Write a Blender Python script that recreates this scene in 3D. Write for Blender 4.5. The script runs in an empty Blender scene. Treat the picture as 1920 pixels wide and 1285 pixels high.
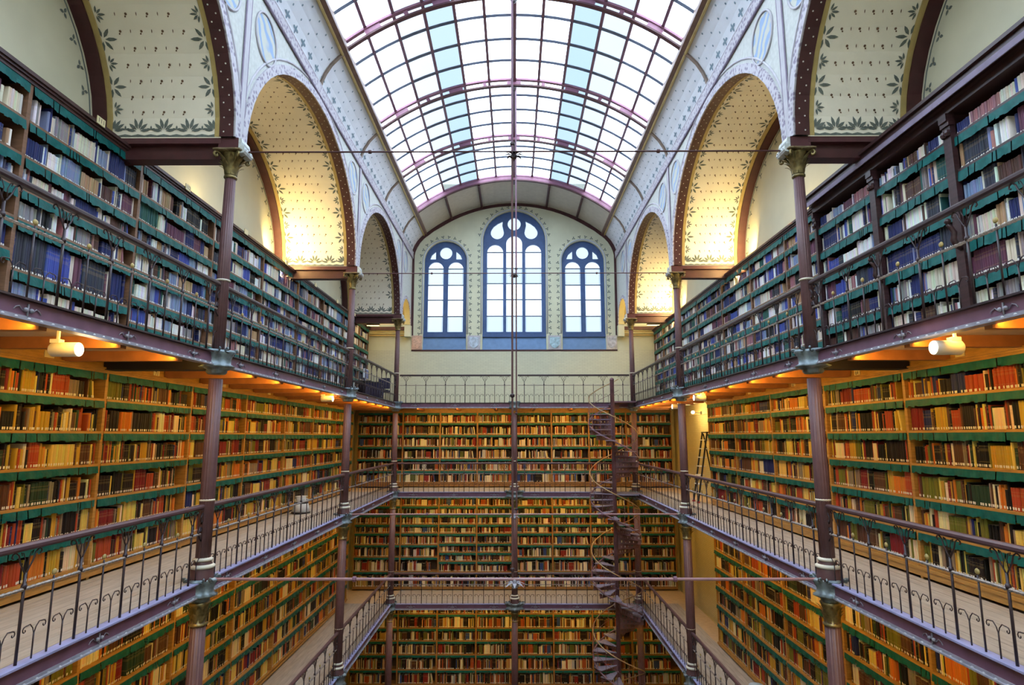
import bpy, math, random
import numpy as np
from mathutils import Matrix, Vector
random.seed(7)
PI = math.pi
sc = bpy.context.scene
COL = sc.collection

# ------------------------------------------------------------------ camera, sky, exposure
cd = bpy.data.cameras.new('camera')
cam = bpy.data.objects.new('camera', cd); COL.objects.link(cam); sc.camera = cam
cd.sensor_fit = 'HORIZONTAL'; cd.sensor_width = 36; cd.lens = 1147.24 / 1920 * 36
cd.clip_start = .05; cd.clip_end = 200
cam.matrix_world = (Matrix.Translation((.0014, 0, 0)) @ Matrix.Rotation(.0039, 4, 'Z')
                    @ Matrix.Rotation(PI / 2 + .1519, 4, 'X') @ Matrix.Rotation(-.0009, 4, 'Z'))
w = bpy.data.worlds.new('sky'); sc.world = w; w.use_nodes = True
wn = w.node_tree; bgn = wn.nodes['Background']
tcn = wn.nodes.new('ShaderNodeTexCoord'); nz = wn.nodes.new('ShaderNodeTexNoise')
nz.inputs['Scale'].default_value = 2.2; nz.inputs['Detail'].default_value = 4
rp = wn.nodes.new('ShaderNodeValToRGB')
rp.color_ramp.elements[0].position = .3; rp.color_ramp.elements[0].color = (.60, .78, 1, 1)
rp.color_ramp.elements[1].position = .62; rp.color_ramp.elements[1].color = (.82, .91, 1, 1)
wn.links.new(tcn.outputs['Generated'], nz.inputs['Vector']); wn.links.new(nz.outputs['Fac'], rp.inputs['Fac'])
wn.links.new(rp.outputs['Color'], bgn.inputs['Color'])
bgn.inputs['Strength'].default_value = 8.6
vs = sc.view_settings
vs.view_transform = 'Standard'; vs.look = 'None'; vs.gamma = 1; vs.use_curve_mapping = False
vs.exposure = 0.13
WARM = (1.0, .56, .085)
P_TOP, P_MID, P_LOW = 72, 50, 40       # watts of each strip lamp under the three galleries
sc.cycles.max_bounces = 6; sc.cycles.diffuse_bounces = 4; sc.cycles.transparent_max_bounces = 12
sc.cycles.caustics_reflective = False; sc.cycles.caustics_refractive = False
sc.cycles.sample_clamp_indirect = 6

# ------------------------------------------------------------------ key dimensions (metres)
YA0, YA, YB, YC, YE = 1.81, 9.188, 16.564, 23.267, 25.65
W = 4.5                                   # column lines at x = -W, W
F2, F1, F0, FG = 1.257, -2.04, -5.98, -10.0   # upper, middle, lower gallery floors, ground
XL, XR = -6.15, 5.89                      # bookcase faces left and right
WLX, WRX = -6.62, 6.36                    # outer walls
YF = 25.22                                # far bookcase face
GH = .205                                 # girder height
CAPZ = 4.62                               # top of the top capitals

# ------------------------------------------------------------------ materials
MATS = {}
def mat(name, col, rough=.6, metal=0, var=.12, scale=6, bump=0, bscale=40, emit=None, es=0, stretch=None, spec=.4):
    if name in MATS: return MATS[name]
    m = bpy.data.materials.new(name); m.use_nodes = True; nt = m.node_tree; b = nt.nodes['Principled BSDF']
    b.inputs['Roughness'].default_value = rough; b.inputs['Metallic'].default_value = metal
    b.inputs['Specular IOR Level'].default_value = spec
    b.inputs['Base Color'].default_value = (*col, 1)
    if var or bump:
        tc = nt.nodes.new('ShaderNodeTexCoord'); src = tc.outputs['Object']
        if stretch:
            mp = nt.nodes.new('ShaderNodeMapping'); mp.inputs['Scale'].default_value = stretch
            nt.links.new(src, mp.inputs['Vector']); src = mp.outputs['Vector']
        if var:
            n = nt.nodes.new('ShaderNodeTexNoise'); n.inputs['Scale'].default_value = scale; n.inputs['Detail'].default_value = 5
            nt.links.new(src, n.inputs['Vector'])
            r = nt.nodes.new('ShaderNodeValToRGB')
            r.color_ramp.elements[0].position = .3; r.color_ramp.elements[1].position = .7
            r.color_ramp.elements[0].color = (*[c * (1 - var) for c in col], 1)
            r.color_ramp.elements[1].color = (*[min(1, c * (1 + var)) for c in col], 1)
            nt.links.new(n.outputs['Fac'], r.inputs['Fac']); nt.links.new(r.outputs['Color'], b.inputs['Base Color'])
        if bump:
            n2 = nt.nodes.new('ShaderNodeTexNoise'); n2.inputs['Scale'].default_value = bscale; n2.inputs['Detail'].default_value = 4
            nt.links.new(src, n2.inputs['Vector'])
            bp = nt.nodes.new('ShaderNodeBump'); bp.inputs['Strength'].default_value = bump; bp.inputs['Distance'].default_value = .01
            nt.links.new(n2.outputs['Fac'], bp.inputs['Height']); nt.links.new(bp.outputs['Normal'], b.inputs['Normal'])
    if emit:
        b.inputs['Emission Color'].default_value = (*emit, 1); b.inputs['Emission Strength'].default_value = es
    MATS[name] = m
    return m
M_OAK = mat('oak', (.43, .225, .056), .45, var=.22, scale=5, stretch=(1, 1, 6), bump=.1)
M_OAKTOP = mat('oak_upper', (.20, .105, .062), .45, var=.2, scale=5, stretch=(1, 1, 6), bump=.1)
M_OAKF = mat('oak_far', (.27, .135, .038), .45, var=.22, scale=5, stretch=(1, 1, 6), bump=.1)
M_CORN = mat('maroon_cornice', (.060, .028, .028), .4, var=.2, scale=5)
M_DARKWOOD = mat('dark_wood', (.045, .020, .022), .35, var=.3, scale=5, stretch=(1, 1, 6))
M_BACK = mat('case_back', (.10, .055, .03), .7, var=.2)
M_FLAP = mat('leather_flap', (.004, .104, .100), .5, var=.25, scale=9, spec=.25)
M_IRON = mat('purple_iron', (.128, .064, .068), .42, var=.12, scale=8, bump=.05)
M_GIRD = mat('girder_paint', (.175, .085, .135), .42, var=.14, scale=5, bump=.06)
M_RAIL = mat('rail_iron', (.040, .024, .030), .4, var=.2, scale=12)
M_HAND = mat('handrail_paint', (.095, .05, .058), .38, var=.15)
M_ROPE = mat('twisted_rail', (.30, .25, .22), .4, var=.45, scale=60)
M_FLANGE = mat('grey_flange', (.30, .29, .34), .42, var=.18, scale=10)
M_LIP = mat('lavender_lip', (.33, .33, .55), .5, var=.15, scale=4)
M_RIVET = mat('rivet', (.50, .50, .54), .35, metal=.3, var=0)
M_PATINA = mat('grey_blue_casting', (.20, .25, .28), .38, metal=.25, var=.5, scale=9, bump=.2, bscale=15)
M_BRONZE = mat('gilt_bronze', (.215, .165, .068), .36, metal=.5, var=.5, scale=14, bump=.15, bscale=25)
M_WHITEPAINT = mat('cream_ring', (.62, .58, .48), .4, var=.1)
M_GOLD = mat('gold_paint', (.42, .315, .12), .5, var=.1)
M_RED = mat('oxblood_paint', (.060, .017, .019), .5, var=.15)
M_REDL = mat('maroon_beam', (.085, .028, .034), .45, var=.15)
M_VAULT = mat('vault_plaster', (.83, .775, .655), .8, var=.04, scale=2)
M_WALLG = mat('green_cream_plaster', (.62, .60, .45), .8, var=.05, scale=1.5)
M_END = mat('end_wall_plaster', (.60, .61, .455), .8, var=.07, scale=1.5)
M_COVE = mat('cove_plaster', (.70, .735, .80), .75, var=.05, scale=2)
M_PANEL = mat('tan_panel', (.50, .47, .40), .8, var=.06)
M_STENCIL = mat('stencil_grey', (.13, .15, .135), .8, var=.2, scale=20)
M_STENBLUE = mat('stencil_blue', (.20, .28, .34), .8, var=.2, scale=20)
M_STENBRN = mat('stencil_brown', (.15, .085, .05), .8, var=.2, scale=20)
M_DOT = mat('white_dot', (.7, .68, .64), .8, var=0)
M_LILAC = mat('lilac_paint', (.47, .455, .50), .7, var=.07, scale=6)
M_LILACD = mat('lilac_dark', (.23, .19, .27), .7, var=.15, scale=6)
M_SPAN = mat('spandrel_paint', (.53, .55, .53), .8, var=.09, scale=14)
M_BLUE = mat('window_blue', (.04, .088, .235), .45, var=.12)
M_APRON = mat('apron_blue', (.13, .235, .43), .6, var=.1)
M_REVEAL = mat('reveal_grey', (.50, .54, .60), .7, var=.05)
M_STONE = mat('plank_grey', (.40, .365, .325), .65, var=.16, scale=3, stretch=(6, .6, 1))
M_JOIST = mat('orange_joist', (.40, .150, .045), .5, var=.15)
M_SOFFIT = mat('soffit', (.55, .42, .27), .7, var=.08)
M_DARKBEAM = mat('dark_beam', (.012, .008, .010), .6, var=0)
M_YELLOW = mat('yellow_plaster', (.66, .56, .26), .75, var=.06, scale=3)
M_STAIR = mat('stair_iron', (.20, .105, .125), .45, var=.2)
M_TREAD = mat('stair_tread', (.26, .24, .33), .45, var=.25, scale=20)
M_BRASS = mat('brass_rail', (.45, .32, .17), .3, metal=.5, var=.1)
M_PLATE = mat('number_plate', (.80, .70, .42), .5, var=.05)
M_INK = mat('black_ink', (.015, .012, .01), .6, var=0)
M_LAMPW = mat('lamp_enamel', (.70, .66, .60), .4, var=.05)
M_LENS = mat('lamp_lens', (1, .95, .85), .4, var=0, emit=(1, .86, .62), es=5)
M_TUBE = mat('lamp_tube', (1, .9, .7), .4, var=0, emit=(1, .72, .32), es=3)
M_GROUND = mat('ground_floor', (.12, .085, .06), .5, var=.2)
M_BLACK = mat('black_plastic', (.02, .02, .022), .5, var=0)
M_NAVY = mat('navy_fabric', (.022, .022, .060), .8, var=.2)
M_CRATE = mat('blue_plastic', (.04, .07, .40), .45, var=.1)
M_WHITE = mat('white_plastic', (.66, .70, .74), .4, var=.05)
M_SKYW = mat('pale_blue_plastic', (.45, .58, .72), .4, var=.05)
M_REDP = mat('red_plastic', (.45, .03, .03), .45, var=.1)
M_PAGES = mat('page_block', (.62, .56, .42), .8, var=.1, scale=40)
M_TAG = mat('spine_tag', (.82, .80, .74), .6, var=0)

def lace_mat():
    m = bpy.data.materials.new('lilac_lace'); m.use_nodes = True; nt = m.node_tree; b = nt.nodes['Principled BSDF']
    tc = nt.nodes.new('ShaderNodeTexCoord'); v = nt.nodes.new('ShaderNodeTexVoronoi'); v.inputs['Scale'].default_value = 13
    r = nt.nodes.new('ShaderNodeValToRGB'); r.color_ramp.elements[0].position = .25; r.color_ramp.elements[1].position = .5
    r.color_ramp.elements[0].color = (.22, .185, .26, 1); r.color_ramp.elements[1].color = (.49, .47, .52, 1)
    nt.links.new(tc.outputs['Object'], v.inputs['Vector']); nt.links.new(v.outputs['Distance'], r.inputs['Fac'])
    nt.links.new(r.outputs['Color'], b.inputs['Base Color']); b.inputs['Roughness'].default_value = .7
    bp = nt.nodes.new('ShaderNodeBump'); bp.inputs['Strength'].default_value = .4; bp.inputs['Distance'].default_value = .02
    nt.links.new(v.outputs['Distance'], bp.inputs['Height']); nt.links.new(bp.outputs['Normal'], b.inputs['Normal'])
    return m
M_LACE = lace_mat()
def field_mat():
    m = bpy.data.materials.new('medallion_field'); m.use_nodes = True; nt = m.node_tree; b = nt.nodes['Principled BSDF']
    tc = nt.nodes.new('ShaderNodeTexCoord'); wv = nt.nodes.new('ShaderNodeTexWave'); wv.inputs['Scale'].default_value = 1.6; wv.inputs['Distortion'].default_value = 7
    wv.bands_direction = 'DIAGONAL'
    r = nt.nodes.new('ShaderNodeValToRGB'); r.color_ramp.elements[0].color = (.27, .38, .58, 1); r.color_ramp.elements[1].color = (.52, .53, .47, 1)
    r.color_ramp.elements[0].position = .25; r.color_ramp.elements[1].position = .6
    nt.links.new(tc.outputs['Object'], wv.inputs['Vector']); nt.links.new(wv.outputs['Fac'], r.inputs['Fac']); nt.links.new(r.outputs['Color'], b.inputs['Base Color'])
    b.inputs['Roughness'].default_value = .8
    return m
M_FIELD = field_mat()
def brick_mat(name, col, mortar):
    m = bpy.data.materials.new(name); m.use_nodes = True; nt = m.node_tree; b = nt.nodes['Principled BSDF']
    tc = nt.nodes.new('ShaderNodeTexCoord'); sp = nt.nodes.new('ShaderNodeSeparateXYZ'); cb = nt.nodes.new('ShaderNodeCombineXYZ')
    ad = nt.nodes.new('ShaderNodeMath'); ad.operation = 'ADD'
    br = nt.nodes.new('ShaderNodeTexBrick')
    br.inputs['Color1'].default_value = (*col, 1); br.inputs['Color2'].default_value = (*[c * .93 for c in col], 1)
    br.inputs['Mortar'].default_value = (*mortar, 1); br.inputs['Scale'].default_value = 1
    br.inputs['Brick Width'].default_value = .22; br.inputs['Row Height'].default_value = .065; br.inputs['Mortar Size'].default_value = .006
    nt.links.new(tc.outputs['Object'], sp.inputs[0]); nt.links.new(sp.outputs['X'], ad.inputs[0]); nt.links.new(sp.outputs['Y'], ad.inputs[1])
    nt.links.new(ad.outputs[0], cb.inputs['X']); nt.links.new(sp.outputs['Z'], cb.inputs['Y'])
    nt.links.new(cb.outputs[0], br.inputs['Vector']); nt.links.new(br.outputs['Color'], b.inputs['Base Color'])
    b.inputs['Roughness'].default_value = .65
    bp = nt.nodes.new('ShaderNodeBump'); bp.inputs['Strength'].default_value = .3; bp.inputs['Distance'].default_value = .01; bp.invert = True
    nt.links.new(br.outputs['Fac'], bp.inputs['Height']); nt.links.new(bp.outputs['Normal'], b.inputs['Normal'])
    return m
M_BRICK = brick_mat('painted_brick', (.60, .60, .45), (.47, .47, .35))
M_BRICKY = brick_mat('yellow_brick', (.62, .53, .27), (.5, .42, .2))
def pane_mat(name, tint, frost=.12):
    m = bpy.data.materials.new(name); m.use_nodes = True; nt = m.node_tree
    for n in list(nt.nodes): nt.nodes.remove(n)
    o = nt.nodes.new('ShaderNodeOutputMaterial'); mx = nt.nodes.new('ShaderNodeMixShader'); mx.inputs[0].default_value = frost
    t = nt.nodes.new('ShaderNodeBsdfTransparent'); t.inputs['Color'].default_value = (*tint, 1)
    d = nt.nodes.new('ShaderNodeBsdfTranslucent'); d.inputs['Color'].default_value = (*tint, 1)
    nt.links.new(t.outputs[0], mx.inputs[1]); nt.links.new(d.outputs[0], mx.inputs[2]); nt.links.new(mx.outputs[0], o.inputs[0])
    return m
M_PANE = pane_mat('white_glass', (.93, .95, .97))
M_PANESKY = pane_mat('glass_sky_cast', (.305, .335, .36))  # blue cast of the sky above, painted into the pane tint
M_PANESKYPALE = pane_mat('glass_sky_cast_pale', (.365, .375, .385))  # fainter sky cast, likewise put into the tint
M_WPANE = pane_mat('window_glass', (.45, .45, .45))
M_WPANEB = pane_mat('window_glass_tinted', (.36, .375, .38))
def book_mat():
    m = bpy.data.materials.new('book_cloth'); m.use_nodes = True; nt = m.node_tree; b = nt.nodes['Principled BSDF']
    a = nt.nodes.new('ShaderNodeAttribute'); a.attribute_name = 'tint'
    r = nt.nodes.new('ShaderNodeAttribute'); r.attribute_name = 'rnd'
    def math_(op, x, y):
        n = nt.nodes.new('ShaderNodeMath'); n.operation = op
        for i, q in enumerate((x, y)):
            if isinstance(q, (int, float)): n.inputs[i].default_value = q
            else: nt.links.new(q, n.inputs[i])
        return n.outputs[0]
    v = a.outputs['Alpha']; rr = r.outputs['Fac']
    band = math_('LESS_THAN', math_('ABSOLUTE', math_('SUBTRACT', v, .8), 0), .018)
    band2 = math_('LESS_THAN', math_('ABSOLUTE', math_('SUBTRACT', v, .22), 0), .018)
    band3 = math_('LESS_THAN', math_('ABSOLUTE', math_('SUBTRACT', v, .66), 0), .05)
    f = math_('MULTIPLY', math_('MAXIMUM', math_('MAXIMUM', band, band2), math_('MULTIPLY', band3, .7)), math_('GREATER_THAN', rr, .55))
    mx = nt.nodes.new('ShaderNodeMix'); mx.data_type = 'RGBA'
    nt.links.new(math_('MULTIPLY', f, .20), mx.inputs['Factor']); nt.links.new(a.outputs['Color'], mx.inputs[6])
    mx.inputs[7].default_value = (.45, .33, .14, 1)
    nt.links.new(mx.outputs[2], b.inputs['Base Color']); b.inputs['Roughness'].default_value = .55
    b.inputs['Specular IOR Level'].default_value = .3
    return m
M_BOOK = book_mat()

# ------------------------------------------------------------------ mesh helpers
class MB:
    def __init__(s): s.v = []; s.f = []; s.mi = []; s.cur = 0
    def add(s, vs, fs):
        o = len(s.v); s.v += [tuple(q) for q in vs]; s.f += [tuple(i + o for i in f) for f in fs]; s.mi += [s.cur] * len(fs); return s
    def box(s, x0, x1, y0, y1, z0, z1):
        return s.add([(x0, y0, z0), (x1, y0, z0), (x1, y1, z0), (x0, y1, z0), (x0, y0, z1), (x1, y0, z1), (x1, y1, z1), (x0, y1, z1)],
                     [(0, 3, 2, 1), (4, 5, 6, 7), (0, 1, 5, 4), (1, 2, 6, 5), (2, 3, 7, 6), (3, 0, 4, 7)])
    def quad(s, a, b, c, d): return s.add([a, b, c, d], [(0, 1, 2, 3)])
    def tube(s, pts, r, n=6, cap=True):
        P = [Vector(p) for p in pts]; k = len(P)
        R = r if isinstance(r, (list, tuple)) else [r] * k
        up = None; rings = []
        for i in range(k):
            t = (P[min(i + 1, k - 1)] - P[max(i - 1, 0)]).normalized()
            if up is None:
                a = Vector((0, 0, 1)) if abs(t.z) < .9 else Vector((1, 0, 0))
                up = (a - t * a.dot(t)).normalized()
            else:
                up = (up - t * up.dot(t))
                up = up.normalized() if up.length > 1e-6 else Vector((1, 0, 0))
            sd = t.cross(up)
            rings.append([P[i] + (up * math.cos(2 * PI * j / n) + sd * math.sin(2 * PI * j / n)) * R[i] for j in range(n)])
        vs = [q for rg in rings for q in rg]
        fs = [(i * n + j, i * n + (j + 1) % n, (i + 1) * n + (j + 1) % n, (i + 1) * n + j) for i in range(k - 1) for j in range(n)]
        if cap: fs += [tuple(range(n))[::-1], tuple((k - 1) * n + j for j in range(n))]
        return s.add(vs, fs)
    def lathe(s, prof, n=20, cx=0, cy=0, mod=None):
        vs = []; k = len(prof)
        for r, z in prof:
            for j in range(n):
                a = 2 * PI * j / n; q = r * (mod(a, z) if mod else 1)
                vs.append((cx + q * math.cos(a), cy + q * math.sin(a), z))
        fs = [(i * n + j, i * n + (j + 1) % n, (i + 1) * n + (j + 1) % n, (i + 1) * n + j) for i in range(k - 1) for j in range(n)]
        fs += [tuple(range(n))[::-1], tuple((k - 1) * n + j for j in range(n))]
        return s.add(vs, fs)
    def ball(s, c, r, n=8, m=5):
        pr = [(max(1e-4, r * math.sin(PI * i / m)), c[2] - r * math.cos(PI * i / m)) for i in range(m + 1)]
        return s.lathe(pr, n, c[0], c[1])
    def mesh(s, name, mats, smooth=False):
        me = bpy.data.meshes.new(name); me.from_pydata(s.v, [], s.f)
        for m in (mats if isinstance(mats, (list, tuple)) else [mats]): me.materials.append(m)
        if isinstance(mats, (list, tuple)) and len(mats) > 1: me.polygons.foreach_set('material_index', s.mi)
        if smooth: me.polygons.foreach_set('use_smooth', [True] * len(me.polygons))
        me.update(); return me
    def obj(s, name, mats, parent=None, smooth=False, **kw): return link(name, s.mesh(name, mats, smooth), parent, **kw)
def tag(o, label=None, cat=None, group=None, kind=None):
    if label: o['label'] = label
    if cat: o['category'] = cat
    if group: o['group'] = group
    if kind: o['kind'] = kind
    return o
def link(name, data, parent=None, label=None, cat=None, group=None, kind=None, loc=None, rotz=None):
    o = bpy.data.objects.new(name, data); COL.objects.link(o)
    if parent: o.parent = parent
    if loc: o.location = loc
    if rotz: o.rotation_euler = (0, 0, rotz)
    return tag(o, label, cat, group, kind)
def empty(name, loc=(0, 0, 0), rotz=0, **kw):
    o = link(name, None, None, loc=loc, rotz=rotz, **kw); o.empty_display_size = .1; return o
def ordw(n):
    ws = ['first', 'second', 'third', 'fourth', 'fifth', 'sixth', 'seventh', 'eighth', 'ninth', 'tenth', 'eleventh', 'twelfth']
    if n <= 12: return ws[n - 1]
    return f"{n}{'th' if 10 < n % 100 < 14 else {1: 'st', 2: 'nd', 3: 'rd'}.get(n % 10, 'th')}"
def filled(outlines, depth):
    """2-D outlines (first outer, then holes) -> solid of that depth: verts (x, y=-d/2..d/2, z), faces"""
    cu = bpy.data.curves.new('tmp', 'CURVE'); cu.dimensions = '2D'; cu.fill_mode = 'BOTH'; cu.extrude = depth / 2
    for o in outlines:
        sp = cu.splines.new('POLY'); sp.points.add(len(o) - 1); sp.use_cyclic_u = True
        for p, (x, z) in zip(sp.points, o): p.co = (x, z, 0, 1)
    ob = bpy.data.objects.new('tmp', cu); COL.objects.link(ob)
    dg = bpy.context.evaluated_depsgraph_get(); me = bpy.data.meshes.new_from_object(ob.evaluated_get(dg))
    vs = [(v.co.x, -v.co.z, v.co.y) for v in me.vertices]; fs = [tuple(p.vertices) for p in me.polygons]
    bpy.data.objects.remove(ob); bpy.data.meshes.remove(me); bpy.data.curves.remove(cu)
    return vs, fs
def area(name, parent, loc, size, power, col, direction, spread=PI):
    l = bpy.data.lights.new(name, 'AREA'); l.shape = 'RECTANGLE'; l.size, l.size_y = size; l.energy = power; l.color = col
    l.spread = spread
    o = bpy.data.objects.new(name, l); COL.objects.link(o)
    o.rotation_euler = Vector(direction).to_track_quat('-Z', 'Y').to_euler(); o.location = loc
    if parent:
        o.parent = parent
    return o
def text_mesh(body, size):
    cu = bpy.data.curves.new('tmp', 'FONT'); cu.body = body; cu.size = size; cu.align_x = 'CENTER'; cu.align_y = 'CENTER'
    ob = bpy.data.objects.new('tmp', cu); COL.objects.link(ob)
    dg = bpy.context.evaluated_depsgraph_get(); me = bpy.data.meshes.new_from_object(ob.evaluated_get(dg))
    bpy.data.objects.remove(ob); bpy.data.curves.remove(cu)
    me.materials.clear(); me.materials.append(M_INK)
    return me

# ------------------------------------------------------------------ room shell
MB().box(-7, 7, -4.2, YE + .6, FG - .2, FG).obj('floor', M_GROUND, kind='structure')
# outer side walls (right one steps back below the upper gallery)
wl = MB().box(WLX - .25, WLX, -4.2, YE + .3, FG, 9).obj('wall_left', M_WALLG, kind='structure')
wr = MB().box(WRX, WRX + .45, -4.2, YE + .3, F2 - .1, 9).obj('wall_right', M_WALLG, kind='structure')
MB().box(6.62, 6.82, -4.2, YE + .3, FG, F2 - .1).obj('wall_right_lower', M_BRICKY, kind='structure')
MB().box(-7, 7, -4.45, -4.2, FG, 11).obj('wall_front', M_WALLG, kind='structure')

# vault section: rib circle and cove
RC, ZC = 6.08, 4.04
AMX = math.asin(3.88 / RC)
def arcp(a, r=RC): return (r * math.sin(a), ZC + r * math.cos(a))
COVE = [(4.44, 7.84), (4.41, 8.0), (4.33, 8.2), (4.20, 8.42), (4.04, 8.60), (3.92, 8.70)]
def section(r=RC, n=24):
    """vault outline from left cove foot over the crown to right cove foot"""
    pts = [(-x, z) for x, z in COVE]
    pts += [arcp(-AMX + 2 * AMX * i / n, r) for i in range(n + 1)]
    pts += [(x, z) for x, z in COVE[::-1]]
    return pts
Y0V = -4.2

# cove surfaces
for sgn, nm in ((-1, 'ceiling'), (1, 'ceiling')):
    m = MB()
    for (xa, za), (xb, zb) in zip(COVE[:-1], COVE[1:]):
        m.quad((sgn * xa, Y0V, za), (sgn * xb, Y0V, zb), (sgn * xb, YE, zb), (sgn * xa, YE, za))
        m.quad((sgn * (xa + .2), Y0V, za + .2), (sgn * (xa + .2), YE, za + .2), (sgn * (xb + .2), YE, zb + .2), (sgn * (xb + .2), Y0V, zb + .2))
    cove = m.obj(nm, M_COVE, kind='structure', smooth=True)
    # painted fleurons and dots on the cove
    d = MB(); seg = []
    L = [0]
    for p, q in zip(COVE[:-1], COVE[1:]): L.append(L[-1] + math.dist(p, q))
    def cpt(s, y, off=.006):
        i = max(k for k in range(len(L) - 1) if L[k] <= s + 1e-9)
        t = (s - L[i]) / (L[i + 1] - L[i]); (xa, za), (xb, zb) = COVE[i], COVE[i + 1]
        nx, nzz = -(zb - za), (xb - xa); nl = math.hypot(nx, nzz)
        return (sgn * (xa + t * (xb - xa) + nx / nl * off), y, za + t * (zb - za) + nzz / nl * off)
    k = 0; y = 5.0
    while y < YE - .3:
        for (ds, dy, a, b_) in ((.24, 0, .035, .10), (.25, .07, .06, .03), (.25, -.07, .06, .03), (.10, 0, .03, .05)):
            pts = [cpt(ds + b_ * math.sin(t), y + dy + a * math.cos(t)) for t in [2 * PI * q / 6 for q in range(6)]]
            d.add(pts, [tuple(range(6))])
        for ds in (.10, .13): d.add([cpt(ds * .4 + .02, y + .22 - .02), cpt(ds * .4 + .02, y + .22 + .02), cpt(ds * .4 + .07, y + .22)], [(0, 1, 2)])
        for row, ds in enumerate((.48, .66, .84)):
            yy = y + (.22 if row % 2 else 0)
            d.add([cpt(ds + .028 * math.sin(t), yy + .028 * math.cos(t)) for t in [2 * PI * q / 5 for q in range(5)]], [tuple(range(5))])
        for dd in (0, .22):
            d.add([cpt(1.0, y + dd - .03), cpt(1.0, y + dd + .03), cpt(1.07, y + dd)], [(0, 1, 2)])
        y += .44; k += 1
    d.add([cpt(.015, 5), cpt(.015, YE), cpt(.05, YE), cpt(.05, 5)], [(0, 1, 2, 3)])
    d.obj('stencil_pattern', M_STENBLUE, cove, kind='stuff')

# opaque vault panels between the last skylight rib and the end wall
NB = 12
pan = empty('ceiling', kind='structure')
PB = [-AMX] + [math.asin(x / RC) for x in (-2.75, -1.42, 0, 1.42, 2.75)] + [AMX]
for a0, a1 in zip(PB[:-1], PB[1:]):
    m = MB(); n = 5
    for i in range(n):
        b0, b1 = a0 + (a1 - a0) * i / n, a0 + (a1 - a0) * (i + 1) / n
        p, q = arcp(b0, RC + .03), arcp(b1, RC + .03)
        m.quad((p[0], YC, p[1]), (q[0], YC, q[1]), (q[0], YE, q[1]), (p[0], YE, p[1]))
        p, q = arcp(b0, RC + .10), arcp(b1, RC + .10)
        m.quad((p[0], YE, p[1]), (q[0], YE, q[1]), (q[0], YC, q[1]), (p[0], YC, p[1]))
    m.obj('vault_panel', M_PANEL, pan, smooth=True)
for a in PB[1:-1]:
    if abs(a) < .01: continue
    p, q = arcp(a, RC + .02), arcp(a, RC - .04)
    MB().tube([(q[0], YC + .02, q[1]), (q[0], YE, q[1])], .05, 6).obj('panel_batten', M_RED, pan)

# skylight: panes, glazing bars, ridge, edge beams
sky = empty('window_4', kind='structure')
RG = RC + .27
NP = 12
ang = [-AMX + 2 * AMX * i / NP for i in range(NP + 1)]
RIBY = [YC - 3.352 * i for i in range(8)]          # ribs every half bay
RIBY = [YC, 19.915, YB, 12.876, YA, 5.50, YA0, -1.9]
rows = []
for r0, r1 in zip(RIBY[1:], RIBY[:-1]):
    for i in range(4): rows.append((r0 + (r1 - r0) * i / 4, r0 + (r1 - r0) * (i + 1) / 4))
pcache = {}
for (ya, yb) in rows:
    for j in range(NP):
        a0, a1 = ang[j], ang[j + 1]; am = (a0 + a1) / 2
        p, q = arcp(a0, RG), arcp(a1, RG)
        m = MB().box(-1, 1, -1, 1, -1, 1)
        cx, cz = (p[0] + q[0]) / 2, (p[1] + q[1]) / 2
        half = math.dist(p, q) / 2
        tx, tz = (q[0] - p[0]) / (2 * half), (q[1] - p[1]) / (2 * half)
        nx, nz_ = -tz, tx
        th = .004; ym, yh = (ya + yb) / 2, (yb - ya) / 2
        m.v = [(cx + u * half * tx + n_ * th * nx, ym + v_ * yh, cz + u * half * tz + n_ * th * nz_) for (u, v_, n_) in m.v]
        blue = j in (2, 3, 8, 9)  # pane columns that carry the sky cast in their colour
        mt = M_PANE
        if blue and yb > 2: mt = M_PANESKY if j in (3, 8) else M_PANESKYPALE
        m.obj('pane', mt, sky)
for j in range(NP + 1):
    p = arcp(ang[j], RG - .04); big = (j == NP // 2)
    rr = .065 if big else .037
    MB().box(-rr, rr, -2.2, YC, -.03 - (.05 if big else 0), .03).obj('glazing_bar' if not big else 'ridge_bar', M_GIRD, sky,
            loc=(p[0], 0, p[1])).rotation_euler = (0, ang[j], 0)
M_BAR = mat('glazing_bar_paint', (.10, .12, .17), .4, var=.1)
for yy in sorted({round(a, 4) for r in rows for a in r}):
    m = MB()
    pts = [arcp(-AMX + 2 * AMX * i / 24, RG - .035) for i in range(25)]
    m.tube([(x, yy, z) for x, z in pts], .045, 4)
    m.obj('cross_bar', M_BAR, sky)
for s in (-1, 1):
    m = MB()
    prof = [(3.93, 8.66), (3.80, 8.70), (3.80, 8.78), (3.86, 9.0), (4.10, 9.02)]
    for (xa, za), (xb, zb) in zip(prof[:-1], prof[1:]):
        m.quad((s * xa, Y0V, za), (s * xa, YE, za), (s * xb, YE, zb), (s * xb, Y0V, zb))
    e = m.obj('edge_beam', mat('edge_brown', (.16, .095, .075), .5, var=.15), sky)
    MB().tube([(s * 3.93, Y0V, 8.655), (s * 3.93, YE, 8.655)], .035, 6).obj('edge_moulding', M_GOLD, sky)
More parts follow.
